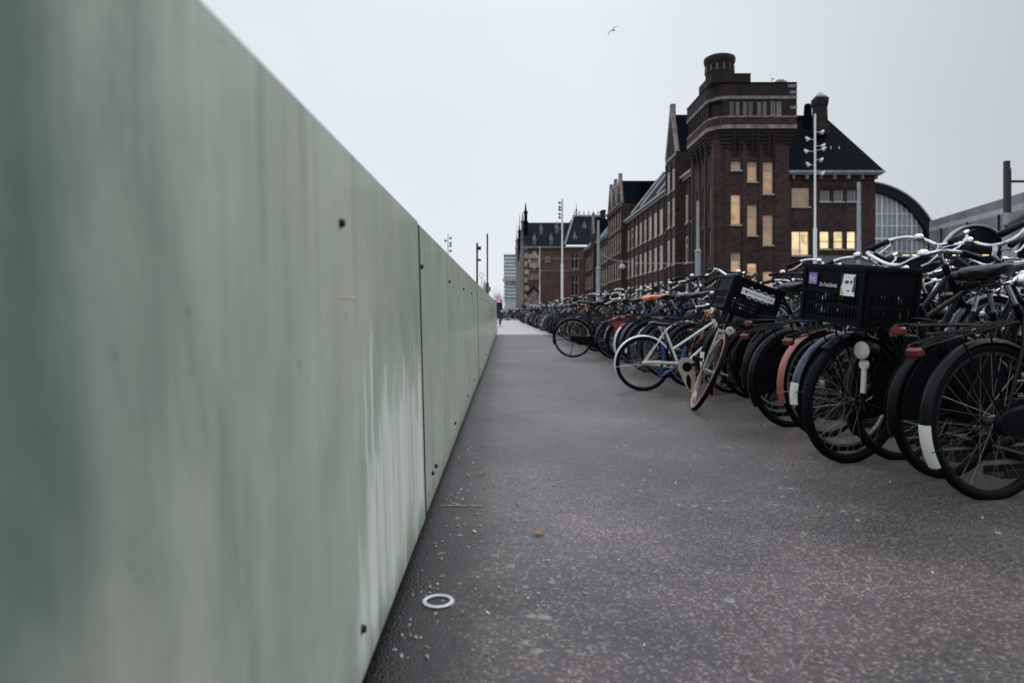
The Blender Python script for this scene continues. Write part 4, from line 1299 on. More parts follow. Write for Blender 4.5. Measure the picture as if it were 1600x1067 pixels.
bare_tree(XA(862, 130), 130, 13.5, 5, 'bark', "dark bare tree against the red station front", 0.45, 5)
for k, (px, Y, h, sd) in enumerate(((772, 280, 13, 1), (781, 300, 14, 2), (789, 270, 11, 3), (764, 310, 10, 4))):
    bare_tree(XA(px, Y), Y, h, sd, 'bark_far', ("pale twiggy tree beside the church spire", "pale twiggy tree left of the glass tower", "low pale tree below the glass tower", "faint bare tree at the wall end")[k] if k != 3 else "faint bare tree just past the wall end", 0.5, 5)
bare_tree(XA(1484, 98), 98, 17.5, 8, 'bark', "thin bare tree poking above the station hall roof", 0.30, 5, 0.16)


# ------------------------------------------------------------------ people
def skin_mesh(name, verts, edges_, radii, mat, parent, sub=1):
    me = bpy.data.meshes.new(name)
    me.from_pydata(verts, edges_, [])
    me.materials.append(M[mat])
    o = place(name, me, parent)
    md = o.modifiers.new("skin", 'SKIN')
    lay = me.skin_vertices[0].data
    for i, r_ in enumerate(radii):
        lay[i].radius = r_ if isinstance(r_, tuple) else (r_, r_)
    lay[0].use_root = True
    md.use_smooth_shade = True
    s_ = o.modifiers.new("sub", 'SUBSURF')
    s_.levels = s_.render_levels = sub
    return o


def person(x, y, rz, label, coat, hood=None, s=1.0, step=0.18):
    t = thing("person", label, "person", (x, y, 0), rz, "people beyond the bicycles")
    t.scale = (s, s, s)
    V = [(0, 0, 0.92), (0, 0.01, 1.12), (0, 0.0, 1.38), (0, -0.01, 1.47), (0, -0.03, 1.55), (0, -0.045, 1.64), (0, -0.04, 1.72),
         (0.17, 0, 1.40), (0.22, 0.03, 1.14), (0.23, -0.06, 0.90), (0.23, -0.09, 0.82), (-0.17, 0, 1.40), (-0.22, -0.02, 1.14), (-0.22, -0.12, 0.90), (-0.22, -0.15, 0.82),
         (0.09, 0, 0.86), (0.10, -step * 0.6, 0.48), (0.10, -step * 0.4, 0.07), (0.10, -step * 0.4 - 0.16, 0.04), (-0.09, 0, 0.86), (-0.10, step * 0.3, 0.48), (-0.10, step, 0.09), (-0.10, step - 0.15, 0.04)]
    E = [(0, 1), (1, 2), (2, 3), (3, 4), (4, 5), (5, 6), (2, 7), (7, 8), (8, 9), (9, 10), (2, 11), (11, 12), (12, 13), (13, 14), (0, 15), (15, 16), (16, 17), (17, 18), (0, 19), (19, 20), (20, 21), (21, 22)]
    Rr = [(0.14, 0.10), (0.13, 0.09), (0.15, 0.10), 0.06, 0.065, (0.078, 0.095), 0.06, 0.06, 0.045, 0.035, 0.03, 0.06, 0.045, 0.035, 0.03, 0.085, 0.06, 0.045, 0.04, 0.085, 0.06, 0.045, 0.04]
    skin_mesh("body", V, E, Rr, 'skin', t)
    ids = [0, 1, 2, 3, 7, 8, 9, 11, 12, 13]
    skin_mesh("coat", [V[i] for i in ids] + [(0, 0, 0.74)], [(0, 1), (1, 2), (2, 3), (2, 4), (4, 5), (5, 6), (2, 7), (7, 8), (8, 9), (0, 10)],
              [(0.18, 0.14), (0.17, 0.13), (0.19, 0.14), 0.085, 0.085, 0.07, 0.06, 0.085, 0.07, 0.06, (0.19, 0.15)], coat, t)
    ids = [0, 15, 16, 17, 19, 20, 21]
    skin_mesh("trousers", [V[i] for i in ids], [(0, 1), (1, 2), (2, 3), (0, 4), (4, 5), (5, 6)], [(0.15, 0.12), 0.10, 0.075, 0.065, 0.10, 0.075, 0.065], 'coat_dark', t)
    q = MB()
    q.lathe([(0.02, 0.13), (0.07, 0.115), (0.105, 0.06), (0.112, 0.0), (0.10, -0.07)], 14, Matrix.Translation((0, -0.015, 1.665)))
    q.obj("hair", 'hair', t, True)
    if hood:
        q = MB()
        q.lathe([(0.02, 0.17), (0.09, 0.15), (0.145, 0.07), (0.155, -0.02), (0.14, -0.14), (0.16, -0.24), (0.22, -0.33)], 14, Matrix.Translation((0, 0.02, 1.66)))
        q.obj("hood", hood, t, True)
    return t


person(XA(778, 38), 38, 0.3, "pedestrian in a pink headscarf and dark coat near the wall end", 'coat_dark', 'pink')
person(XA(910, 46), 46, 1.2, "pedestrian in a black coat standing behind the bicycles by a grey post", 'coat_dark', None, 1.12)
person(XA(818, 76), 76, 2.5, "far walker in a dark coat before the pale station corner", 'coat_dark', None, 1.1)
person(XA(831, 80), 80, 2.9, "far walker in a pale grey coat before the stone doorway", 'coat_grey', None, 1.12)

# ------------------------------------------------------------------ gull
t = thing("gull", "lone gull gliding high in the pale sky with wings spread", "bird", at(957.5, 48, 60))
q = MB()
q.lathe([(0.005, -0.24), (0.03, -0.20), (0.055, -0.08), (0.06, 0.03), (0.045, 0.12), (0.036, 0.17), (0.034, 0.21), (0.012, 0.25), (0.004, 0.29)], 10, Matrix.Rotation(R(-105), 4, 'Y') @ Matrix.Rotation(0.3, 4, 'X'))
q.obj("body", 'feather', t, True)
for sgn, pts in ((-1, [(-0.02, 0, 0.01), (-0.14, 0.02, 0.0), (-0.28, 0.03, -0.10), (-0.36, 0.04, -0.22), (-0.40, 0.06, -0.36), (-0.41, 0.08, -0.44)]),
                 (1, [(0.02, 0, 0.02), (0.07, 0.05, 0.14), (0.12, 0.10, 0.27), (0.20, 0.14, 0.35), (0.32, 0.18, 0.41), (0.44, 0.2, 0.44)])):
    ch_ = [0.16, 0.17, 0.15, 0.11, 0.06, 0.01]
    q = MB()
    vs, fs = [], []
    for (p, c) in zip(pts, ch_):
        vs += [(p[0] + 0.3 * c, p[1] - 0.5 * c, p[2]), (p[0], p[1], p[2] + 0.028), (p[0] - 0.3 * c, p[1] + 0.5 * c, p[2] - 0.01), (p[0], p[1], p[2] - 0.02)]
    for k in range(5):
        for j in range(4):
            fs.append((4 * k + j, 4 * k + (j + 1) % 4, 4 * k + 4 + (j + 1) % 4, 4 * k + 4 + j))
    q.add(vs, fs + [(3, 2, 1, 0)])
    q.obj("wing", 'feather_dark', t, True)
q = MB(); q.add([(0.16, -0.02, -0.02), (0.30, -0.07, -0.05), (0.31, 0.06, -0.045), (0.16, 0.02, -0.02), (0.2, 0, 0.01)], [(0, 1, 2, 3), (0, 4, 1), (1, 4, 2), (2, 4, 3)]); q.obj("tail", 'feather', t)

# ------------------------------------------------------------------ bicycles
# local frame of a bicycle: nose +x, its left side +y, origin on the ground under the rear hub
WR = 0.345
REAR, FRONT = (0.0, 0.0, WR), (1.12, 0.0, WR)
HT, HB = Vector((0.865, 0, 0.93)), Vector((0.945, 0, 0.70))
BB = (0.46, 0, 0.29)
ST = (0.27, 0, 0.78)


def bez(pts, n):
    """smooth curve through control points (Catmull-Rom)"""
    P = [Vector(p) for p in pts]
    P = [P[0] * 2 - P[1]] + P + [P[-1] * 2 - P[-2]]
    out = []
    for i in range(1, len(P) - 2):
        for k in range(n):
            t = k / n
            a, b_, c, d = P[i - 1], P[i], P[i + 1], P[i + 2]
            out.append(0.5 * ((2 * b_) + (c - a) * t + (2 * a - 5 * b_ + 4 * c - d) * t * t + (3 * b_ - a - 3 * c + d) * t ** 3))
    out.append(P[-2])
    return out


MC = {}


def cached(key, build, mats, smooth=True):
    k = (key, tuple(mats) if isinstance(mats, (list, tuple)) else mats)
    if k not in MC:
        base = MC.get(key)
        if base is None:
            q = MB()
            build(q)
            me = q.mesh(key[0], mats, smooth)
            MC[key] = me
        else:
            me = base.copy()
            ms = mats if isinstance(mats, (list, tuple)) else [mats]
            for i, m in enumerate(ms):
                me.materials[i] = M[m]
        MC[k] = me
    return MC[k]


def b_frame(style, lod):
    n = 8 if lod == 0 else 5

    def f(q):
        q.tube([HT + Vector((-0.006, 0, 0.02)), HB], 0.021, n)
        q.tube([BB, ST, (0.255, 0, 0.82)], 0.0165, n)
        for s in (-1, 1):
            q.tube([(0, s * 0.062, WR), (0.15, s * 0.055, WR - 0.012), (0.40, s * 0.045, 0.30), BB], 0.0095, max(4, n - 2))
            q.tube([(0, s * 0.062, WR), (0.20, s * 0.05, 0.65), (ST[0], s * 0.018, 0.76)], 0.008, max(4, n - 2))
        q.cyl((BB[0], -0.045, BB[2]), (BB[0], 0.045, BB[2]), 0.024, n)
        if style == 'swan':
            q.tube(bez([HB + Vector((-0.012, 0, 0.035)), (0.80, 0, 0.52), (0.66, 0, 0.37), BB], 5), 0.018, n)
            q.tube(bez([HT + Vector((0.012, 0, -0.04)), (0.79, 0, 0.66), (0.64, 0, 0.49), (0.39, 0, 0.455)], 5), 0.0145, n)
        elif style == 'diamond':
            q.tube([HT + Vector((0.008, 0, -0.03)), (0.285, 0, 0.745)], 0.0155, n)
            q.tube([HB + Vector((-0.012, 0, 0.035)), BB], 0.0175, n)
        else:
            q.tube([HB + Vector((-0.012, 0, 0.035)), BB], 0.0185, n)
            q.tube([HT + Vector((0.012, 0, -0.05)), (0.365, 0, 0.53)], 0.016, n)
        if lod:       # far away the fork, carrier and guards are too small to be picked apart
            b_fork(1)(q)
            q.mat(1)
            b_carrier(1)(q)
            b_guard(True, 1)(q)
            b_guard(False, 1)(q)
            b_chaincase(q)
            q.mat(0)
    return f


def b_fork(lod):
    n = 7 if lod == 0 else 4

    def f(q):
        q.tube([HB + Vector((0.002, 0, 0.0)), (0.957, 0, 0.665)], 0.02, n)
        q.tube([(0.955, -0.05, 0.672), (0.957, 0, 0.682), (0.955, 0.05, 0.672)], 0.014, n)
        for s in (-1, 1):
            q.tube(bez([(0.955, s * 0.048, 0.672), (1.03, s * 0.054, 0.50), (1.075, s * 0.056, 0.41), FRONT[:1] + (s * 0.058, WR)], 3), 0.0105, n)
    return f


def b_wheel(lod):
    """rim and hub"""
    N = 48 if lod == 0 else 18

    def f(q):
        prof = [(0.296, -0.013), (0.300, 0.013), (0.316, 0.014), (0.316, -0.014)] if lod == 0 else [(0.293, -0.012), (0.293, 0.012), (0.314, 0.012), (0.314, -0.012)]
        n = len(prof)
        vs = [(r_ * math.cos(2 * math.pi * k / N), y, r_ * math.sin(2 * math.pi * k / N)) for k in range(N) for r_, y in prof]
        q.add(vs, [(k * n + i, k * n + (i + 1) % n, ((k + 1) % N) * n + (i + 1) % n, ((k + 1) % N) * n + i) for k in range(N) for i in range(n)])
        m = 10 if lod == 0 else 6
        q.tube([(0, -0.055, 0), (0, -0.05, 0), (0, -0.032, 0), (0, -0.031, 0), (0, -0.025, 0), (0, 0.025, 0), (0, 0.031, 0), (0, 0.032, 0), (0, 0.05, 0), (0, 0.055, 0)],
               [0.007, 0.012, 0.012, 0.028, 0.018, 0.018, 0.028, 0.012, 0.012, 0.007], m)
    return f


def b_tyre(lod, fat=0.021):
    N, m = (56, 10) if lod == 0 else (20, 6)

    def f(q):
        rc = WR - fat
        q.tube([(rc * math.cos(2 * math.pi * k / N), 0, rc * math.sin(2 * math.pi * k / N)) for k in range(N)], fat, m, closed=True)
    return f


def b_tyre_two(fat=0.021):
    """black tread, coloured side walls"""
    def f(q):
        N, m = 56, 12
        rc = WR - fat
        q.tube([(rc * math.cos(2 * math.pi * k / N), 0, rc * math.sin(2 * math.pi * k / N)) for k in range(N)], fat, m, closed=True)
        for i, fc in enumerate(q.f):
            c = [sum(q.v[j][a] for j in fc) / 4 for a in range(3)]
            q.mi[i] = 0 if math.hypot(c[0], c[2]) > rc + fat * 0.62 else 1
    return f


def b_spokes(lod, r=0.0011):
    n = 32 if lod == 0 else 16

    def f(q):
        for k in range(n):
            a = 2 * math.pi * (k + 0.5) / n
            b_ = a + (0.95 if (k // 2) % 2 else -0.95)
            s = 1 if k % 2 else -1
            q.tube([(0.026 * math.cos(b_), s * 0.031, 0.026 * math.sin(b_)), (0.298 * math.cos(a), 0, 0.298 * math.sin(a))], r if lod == 0 else 0.0016, 3, caps=False)
    return f


def b_guard(rear, lod, a0=None, a1=None, w=0.029, rad=0.366):
    if a0 is None:
        a0, a1 = (22, 176 if rear == 'short' else 198) if rear else (52, 208)
    c = REAR if rear else FRONT
    n = 22 if lod == 0 else 8

    def f(q):
        prof = [(-w, -0.016), (-w * 0.7, -0.003), (0, 0.003), (w * 0.7, -0.003), (w, -0.016), (w * 0.9, -0.018), (0, 0.0), (-w * 0.9, -0.018)] if lod == 0 else [(-w, -0.01), (0, 0.003), (w, -0.01), (0, -0.002)]
        m = len(prof)
        vs = []
        for k in range(n + 1):
            a = R(a0 + (a1 - a0) * k / n)
            for y, d in prof:
                vs.append((c[0] + (rad + d) * math.cos(a), y, c[2] + (rad + d) * math.sin(a)))
        fs = [(k * m + i, k * m + (i + 1) % m, (k + 1) * m + (i + 1) % m, (k + 1) * m + i) for k in range(n) for i in range(m)]
        q.add(vs, fs + [tuple(range(m)), tuple(reversed(range(n * m, n * m + m)))])
        if lod == 0 and a1 - a0 > 90:
            e = R(a1 - 12)
            for s in (-1, 1):
                q.tube([(c[0], s * 0.066, c[2]), (c[0] + rad * math.cos(e), s * w, c[2] + rad * math.sin(e))], 0.0025, 4)
    return f


def b_carrier(lod):
    def f(q):
        z = 0.755
        n = 5 if lod == 0 else 3
        for s in (-1, 1):
            q.tube(bez([(0.22, s * 0.02, z - 0.02), (0.15, s * 0.06, z), (-0.25, s * 0.06, z), (-0.31, s * 0.035, z - 0.01), (-0.315, 0, z - 0.012)], 3), 0.0055, n)
            q.tube([(-0.14, s * 0.062, z), (0, s * 0.07, WR)], 0.005, n)
            q.tube([(0.02, s * 0.062, z), (0, s * 0.07, WR)], 0.005, n)
        if lod == 0:
            q.tube([(0.2, 0.02, z + 0.004), (-0.29, 0.02, z + 0.004)], 0.004, 4)
            q.tube([(0.2, -0.02, z + 0.004), (-0.29, -0.02, z + 0.004)], 0.004, 4)
            for x in (-0.2, -0.05, 0.1):
                q.tube([(x, -0.06, z), (x, 0.06, z)], 0.004, 4)
            q.tube(bez([(-0.06, -0.03, z + 0.012), (-0.20, -0.03, z + 0.03), (-0.24, 0, z + 0.034), (-0.20, 0.03, z + 0.03), (-0.06, 0.03, z + 0.012)], 4), 0.004, 4)
    return f


def b_chaincase(q):
    r0, r1, y0, y1 = 0.052, 0.105, -0.092, -0.052
    outl = []
    for k in range(9):
        a = R(100 + 160 * k / 8)
        outl.append((0.0 + r0 * math.cos(a), WR + r0 * math.sin(a)))
    for k in range(13):
        a = R(-95 + 190 * k / 12)
        outl.append((BB[0] + r1 * math.cos(a), BB[2] + r1 * math.sin(a)))
    q.plate(list(reversed(outl)), 0, 0, y0, y1)


def b_chainring(q):
    """open drive: chainring, chain and sprocket"""
    pts = []
    for k in range(9):
        a = R(95 + 170 * k / 8)
        pts.append((0.035 * math.cos(a), -0.05, WR + 0.035 * math.sin(a)))
    for k in range(13):
        a = R(-90 + 180 * k / 12)
        pts.append((BB[0] + 0.088 * math.cos(a), -0.05, BB[2] + 0.088 * math.sin(a)))
    q.tube(pts, 0.005, 4, closed=True)
    q.tube([(BB[0] + 0.08 * math.cos(a), -0.05, BB[2] + 0.08 * math.sin(a)) for a in (2 * math.pi * k / 18 for k in range(18))], 0.006, 4, closed=True)
    for k in range(5):
        a = 2 * math.pi * k / 5
        q.tube([(BB[0], -0.05, BB[2]), (BB[0] + 0.08 * math.cos(a), -0.05, BB[2] + 0.08 * math.sin(a))], 0.007, 4)


def b_crank(q):
    a = R(25)
    for s, t in ((-1, a), (1, a + math.pi)):
        q.tube([(BB[0], s * 0.07, BB[2]), (BB[0], s * 0.105, BB[2]), (BB[0] + 0.17 * math.cos(t), s * 0.118, BB[2] + 0.17 * math.sin(t))], 0.0095, 5)
    q.cyl((BB[0], -0.10, BB[2]), (BB[0], 0.10, BB[2]), 0.010, 6)


def b_pedal(s):
    t = R(25) + (0 if s < 0 else math.pi)

    def f(q):
        q.box((BB[0] + 0.17 * math.cos(t), s * 0.17, BB[2] + 0.17 * math.sin(t)), (0.075, 0.085, 0.024))
    return f


def b_saddle(q):
    secs = [(-0.145, 0.060, 0.012, 0.035), (-0.135, 0.095, 0.022, 0.05), (-0.10, 0.112, 0.030, 0.065), (-0.05, 0.098, 0.024, 0.062), (0.0, 0.062, 0.012, 0.052), (0.06, 0.034, 0.006, 0.042), (0.115, 0.024, 0.004, 0.036), (0.135, 0.014, -0.004, 0.026)]
    m = 12
    vs = []
    for x, w, tz_, dp in secs:
        for k in range(m):
            a = 2 * math.pi * k / m
            s, c = math.sin(a), math.cos(a)
            z = tz_ + (0.010 * s if s > 0 else dp * s * (0.55 + 0.45 * abs(c)))
            vs.append((0.215 + x, w * (abs(c) ** 0.7) * (1 if c > 0 else -1), 0.985 + z))
    n = len(secs)
    q.add(vs, [(i * m + k, (i + 1) * m + k, (i + 1) * m + (k + 1) % m, i * m + (k + 1) % m) for i in range(n - 1) for k in range(m)] + [tuple(range(m)), tuple(reversed(range((n - 1) * m, n * m)))])


def b_seatpost(q):
    q.tube([(0.262, 0, 0.80), (0.222, 0, 0.935)], 0.0125, 7)
    q.cyl((0.222, -0.03, 0.925), (0.222, 0.03, 0.925), 0.014, 7)
    for s in (-1, 1):
        q.tube([(0.31, s * 0.015, 0.955), (0.24, s * 0.025, 0.925), (0.13, s * 0.05, 0.93)], 0.004, 4)
        q.mat(1)
        q.tube([(0.13 + 0.011 * math.cos(1.9 * k), s * 0.05 + 0.011 * math.sin(1.9 * k), 0.915 + 0.05 * k / 16) for k in range(17)], 0.0032, 4)
        q.mat(0)


BARS = {
    'swept': [(0.850, 0.0, 1.075), (0.868, 0.05, 1.08), (0.872, 0.13, 1.115), (0.83, 0.215, 1.145), (0.74, 0.262, 1.145), (0.63, 0.285, 1.12)],
    'low': [(0.875, 0.0, 1.04), (0.885, 0.06, 1.045), (0.875, 0.15, 1.075), (0.82, 0.25, 1.085), (0.74, 0.285, 1.075), (0.65, 0.30, 1.055)],
    'flat': [(0.885, 0.0, 1.02), (0.885, 0.10, 1.022), (0.872, 0.19, 1.03), (0.85, 0.25, 1.03), (0.825, 0.30, 1.03), (0.815, 0.315, 1.03)],
}
GRIP = {'swept': [(0.73, 0.265, 1.143), (0.60, 0.292, 1.112)], 'low': [(0.745, 0.283, 1.076), (0.615, 0.306, 1.046)], 'flat': [(0.862, 0.22, 1.03), (0.808, 0.33, 1.03)]}


def b_bar(kind, lod):
    def f(q):
        P = BARS[kind]
        full = [(x, -y, z) for x, y, z in reversed(P[1:])] + list(P)
        c = bez(full, 3 if lod == 0 else 2)
        q.tube(c, 0.0112, 8 if lod == 0 else 5)
        q.tube([HT + Vector((0, 0, 0.02)), (0.845, 0, 0.985), (P[0][0] - 0.012, 0, P[0][2] - 0.03), P[0]], [0.0125, 0.0125, 0.014, 0.017], 7 if lod == 0 else 4)
        if lod:
            for s in (-1, 1):
                q.mat(1)
                a, b_ = GRIP[kind]
                q.tube([(a[0], s * a[1], a[2]), (b_[0], s * b_[1], b_[2])], 0.018, 5)
                q.mat(0)
    return f


def b_grip(kind, s):
    def f(q):
        a, b_ = (Vector((p[0], s * p[1], p[2])) for p in GRIP[kind])
        q.tube([a, a.lerp(b_, 0.06), a.lerp(b_, 0.5), a.lerp(b_, 0.94), b_], [0.0145, 0.0175, 0.0165, 0.0182, 0.012], 9)
    return f


def b_lever(kind, s):
    def f(q):
        P = BARS[kind]
        a, b_ = (Vector((p[0], s * p[1], p[2])) for p in GRIP[kind])
        m = a + Vector((0.03, 0, -0.012))
        q.tube([m, a + Vector((0.02, s * 0.005, -0.03)), a.lerp(b_, 0.55) + Vector((0.012, 0, -0.05)), a.lerp(b_, 0.95) + Vector((0.01, 0, -0.045))], [0.009, 0.007, 0.006, 0.005], 5)
    return f


def b_cables(kind):
    def f(q):
        for s in (-1, 1):
            a = Vector((GRIP[kind][0][0], s * GRIP[kind][0][1], GRIP[kind][0][2]))
            q.tube(bez([a + Vector((0.03, 0, -0.01)), a + Vector((0.13, -s * 0.03, 0.0)), (0.97, s * 0.08, 0.98), (0.935, s * 0.025, 0.80)], 4), 0.0026, 4)
    return f


def b_bell(kind):
    def f(q):
        P = BARS[kind][2]
        q.lathe([(0.030, 0), (0.031, 0.006), (0.026, 0.022), (0.012, 0.031), (0.001, 0.033)], 12, None, (P[0] - 0.02, 0.15 if kind != 'flat' else 0.12, P[2] + 0.012))
    return f


def b_headlight(q):
    mt = Matrix.Translation((1.02, 0, 0.80)) @ Matrix.Rotation(R(90), 4, 'Y')
    q.lathe([(0.012, -0.075), (0.030, -0.06), (0.040, -0.02), (0.043, 0.012), (0.043, 0.018)], 14, mt)
    q.tube([(0.955, 0, 0.73), (0.99, 0, 0.79)], 0.007, 5)


def b_lens(q):
    mt = Matrix.Translation((1.02, 0, 0.80)) @ Matrix.Rotation(R(90), 4, 'Y')
    q.lathe([(0.041, 0.017), (0.040, 0.024), (0.028, 0.030), (0.012, 0.033), (0.001, 0.034)], 14, mt)


def b_taillight(q):
    q.bevel_box((-0.322, 0, 0.730), (0.036, 0.074, 0.040), 0.009)


def b_tail(a0, a1):
    return b_guard(True, 0, a0, a1, 0.031, 0.3690)


def b_stand(q):
    q.tube([(0.02, 0.075, WR - 0.02), (-0.03, 0.13, 0.14), (-0.06, 0.17, 0.012)], 0.008, 5)
    q.tube([(-0.06, 0.17, 0.012), (-0.01, 0.18, 0.008)], 0.009, 5)


def b_lock(q):
    q.tube([(0.30 + 0.0, 0.052 * math.cos(a), 0.52 + 0.052 * math.sin(a)) for a in (R(-60 + 300 * k / 12) for k in range(13))], 0.011, 5)


def b_skirt(q):
    """coat guard over the upper half of the rear wheel"""
    for s in (-1, 1):
        outl = [(0.345 * math.cos(R(a)), WR + 0.345 * math.sin(R(a))) for a in range(25, 186, 16)] + [(-0.12, WR - 0.04), (0.08, WR - 0.02), (0.24, WR + 0.05)]
        q.plate(outl, 0, 0, s * 0.050 - 0.002, s * 0.050 + 0.002)


def crate_mesh(w, d, h, t=0.008):
    """open plastic crate with slotted walls; x = depth, y = width, z = height; origin at the middle of its floor"""
    def f(q):
        def wallgrid(mt, L, solid_top):
            # a wall in local (u, 0..h) with two rows of upright slots
            q.span((0, 0, 0), (L, t, 0.03), mt)
            q.span((0, 0, h - solid_top), (L, t, h), mt)
            zz = h - solid_top
            zm = (0.03 + zz) / 2
            q.span((0, 0, zm - 0.008), (L, t, zm + 0.008), mt)
            n = int(L / 0.024)
            edge = 0.035
            q.span((0, 0.0003, 0.03), (edge, t - 0.0003, zz), mt)
            q.span((L - edge, 0.0003, 0.03), (L, t - 0.0003, zz), mt)
            for k in range(n):
                u = edge + (L - 2 * edge) * (k + 0.5) / n
                q.span((u - 0.0038, 0.0006, 0.03), (u + 0.0038, t - 0.0006, zz), mt)
            q.span((-0.010, -0.012, h - 0.022), (L + 0.010, t * 0.5, h - 0.0005), mt)      # rolled rim
            q.span((-0.004, -0.006, h - solid_top + 0.002), (L + 0.004, t * 0.5, h - solid_top + 0.012), mt)
            for u in (0.0, L - 0.02):
                q.span((u, -0.007, 0.0), (u + 0.02, 0.0, h - 0.03), mt)
        st = h * 0.48
        wallgrid(Matrix.Translation((d / 2, -w / 2, 0)) @ Matrix.Rotation(R(90), 4, 'Z'), w, st)
        wallgrid(Matrix.Translation((-d / 2, w / 2, 0)) @ Matrix.Rotation(R(-90), 4, 'Z'), w, st)
        wallgrid(Matrix.Translation((-d / 2 + t, -w / 2, 0)), d - 2 * t, st)
        wallgrid(Matrix.Translation((d / 2 - t, w / 2, 0)) @ Matrix.Rotation(R(180), 4, 'Z'), d - 2 * t, st)
        for k in range(9):
            y = -w / 2 + 0.02 + (w - 0.04) * k / 8
            q.span((-d / 2 + 0.001, y - 0.012, 0.001), (d / 2 - 0.001, y + 0.012, 0.006))
        for k in range(5):
            x = -d / 2 + 0.02 + (d - 0.04) * k / 4
            q.span((x - 0.012, -w / 2 + 0.001, 0.0065), (x + 0.012, w / 2 - 0.001, 0.010))
    return f


def b_front_carrier(q):
    z = 0.765
    for s in (-1, 1):
        q.tube([(0.96, s * 0.12, z), (1.24, s * 0.12, z)], 0.006, 5)
        q.tube([(1.17, s * 0.10, z), (1.12, s * 0.068, WR)], 0.006, 5)
    for x in (0.96, 1.05, 1.14, 1.24):
        q.tube([(x, -0.15, z + 0.005), (x, 0.15, z + 0.005)], 0.006, 5)
    q.tube([(0.94, 0, 0.74), (0.98, 0, z)], 0.008, 5)


def b_basket(q):
    x0, z0 = 1.03, 0.80
    for k in range(6):
        zz = z0 + k * 0.045
        g = 0.012 * k
        q.tube([(x0 + (0.11 + g) * math.cos(a), (0.15 + g) * math.sin(a), zz) for a in (2 * math.pi * j / 20 for j in range(20))], 0.004 if k < 5 else 0.007, 4, closed=True)
    for j in range(20):
        a = 2 * math.pi * j / 20
        q.tube([(x0 + 0.11 * math.cos(a), 0.15 * math.sin(a), z0), (x0 + 0.17 * math.cos(a), 0.21 * math.sin(a), z0 + 0.225)], 0.003, 3, caps=False)
    for j in range(5):
        y = -0.1 + 0.05 * j
        q.tube([(x0 - 0.09, y, z0), (x0 + 0.09, y, z0)], 0.003, 3, caps=False)


def b_cover(q):
    """baggy saddle cover"""
    b_saddle(q)
    c = (0.215, 0, 0.975)
    q.v = [(c[0] + (x - c[0]) * 1.13, y * 1.16, c[2] + (z - c[2]) * 1.35 + 0.004 * math.sin(40 * x + 30 * y)) for x, y, z in q.v]


def b_pannier(s):
    def f(q):
        q.bevel_box((-0.02, s * 0.14, 0.58), (0.33, 0.13, 0.32), 0.035)
        q.bevel_box((-0.02, s * 0.145, 0.735), (0.34, 0.145, 0.05), 0.02)
    return f


def b_childseat(q):
    q.bevel_box((-0.02, 0, 0.80), (0.26, 0.24, 0.06), 0.03)
    q.bevel_box((-0.15, 0, 1.0), (0.05, 0.27, 0.40), 0.022)
    for s in (-1, 1):
        q.bevel_box((-0.05, s * 0.14, 0.90), (0.22, 0.025, 0.16), 0.011)
        q.bevel_box((0.05, s * 0.13, 0.62), (0.07, 0.05, 0.30), 0.02)


HEAD_AXIS = (HT - HB).normalized()


def steer_mtx(a):
    return Matrix.Translation(HB) @ Matrix.Rotation(a, 4, HEAD_AXIS) @ Matrix.Translation(-HB)


COUNT = [0]


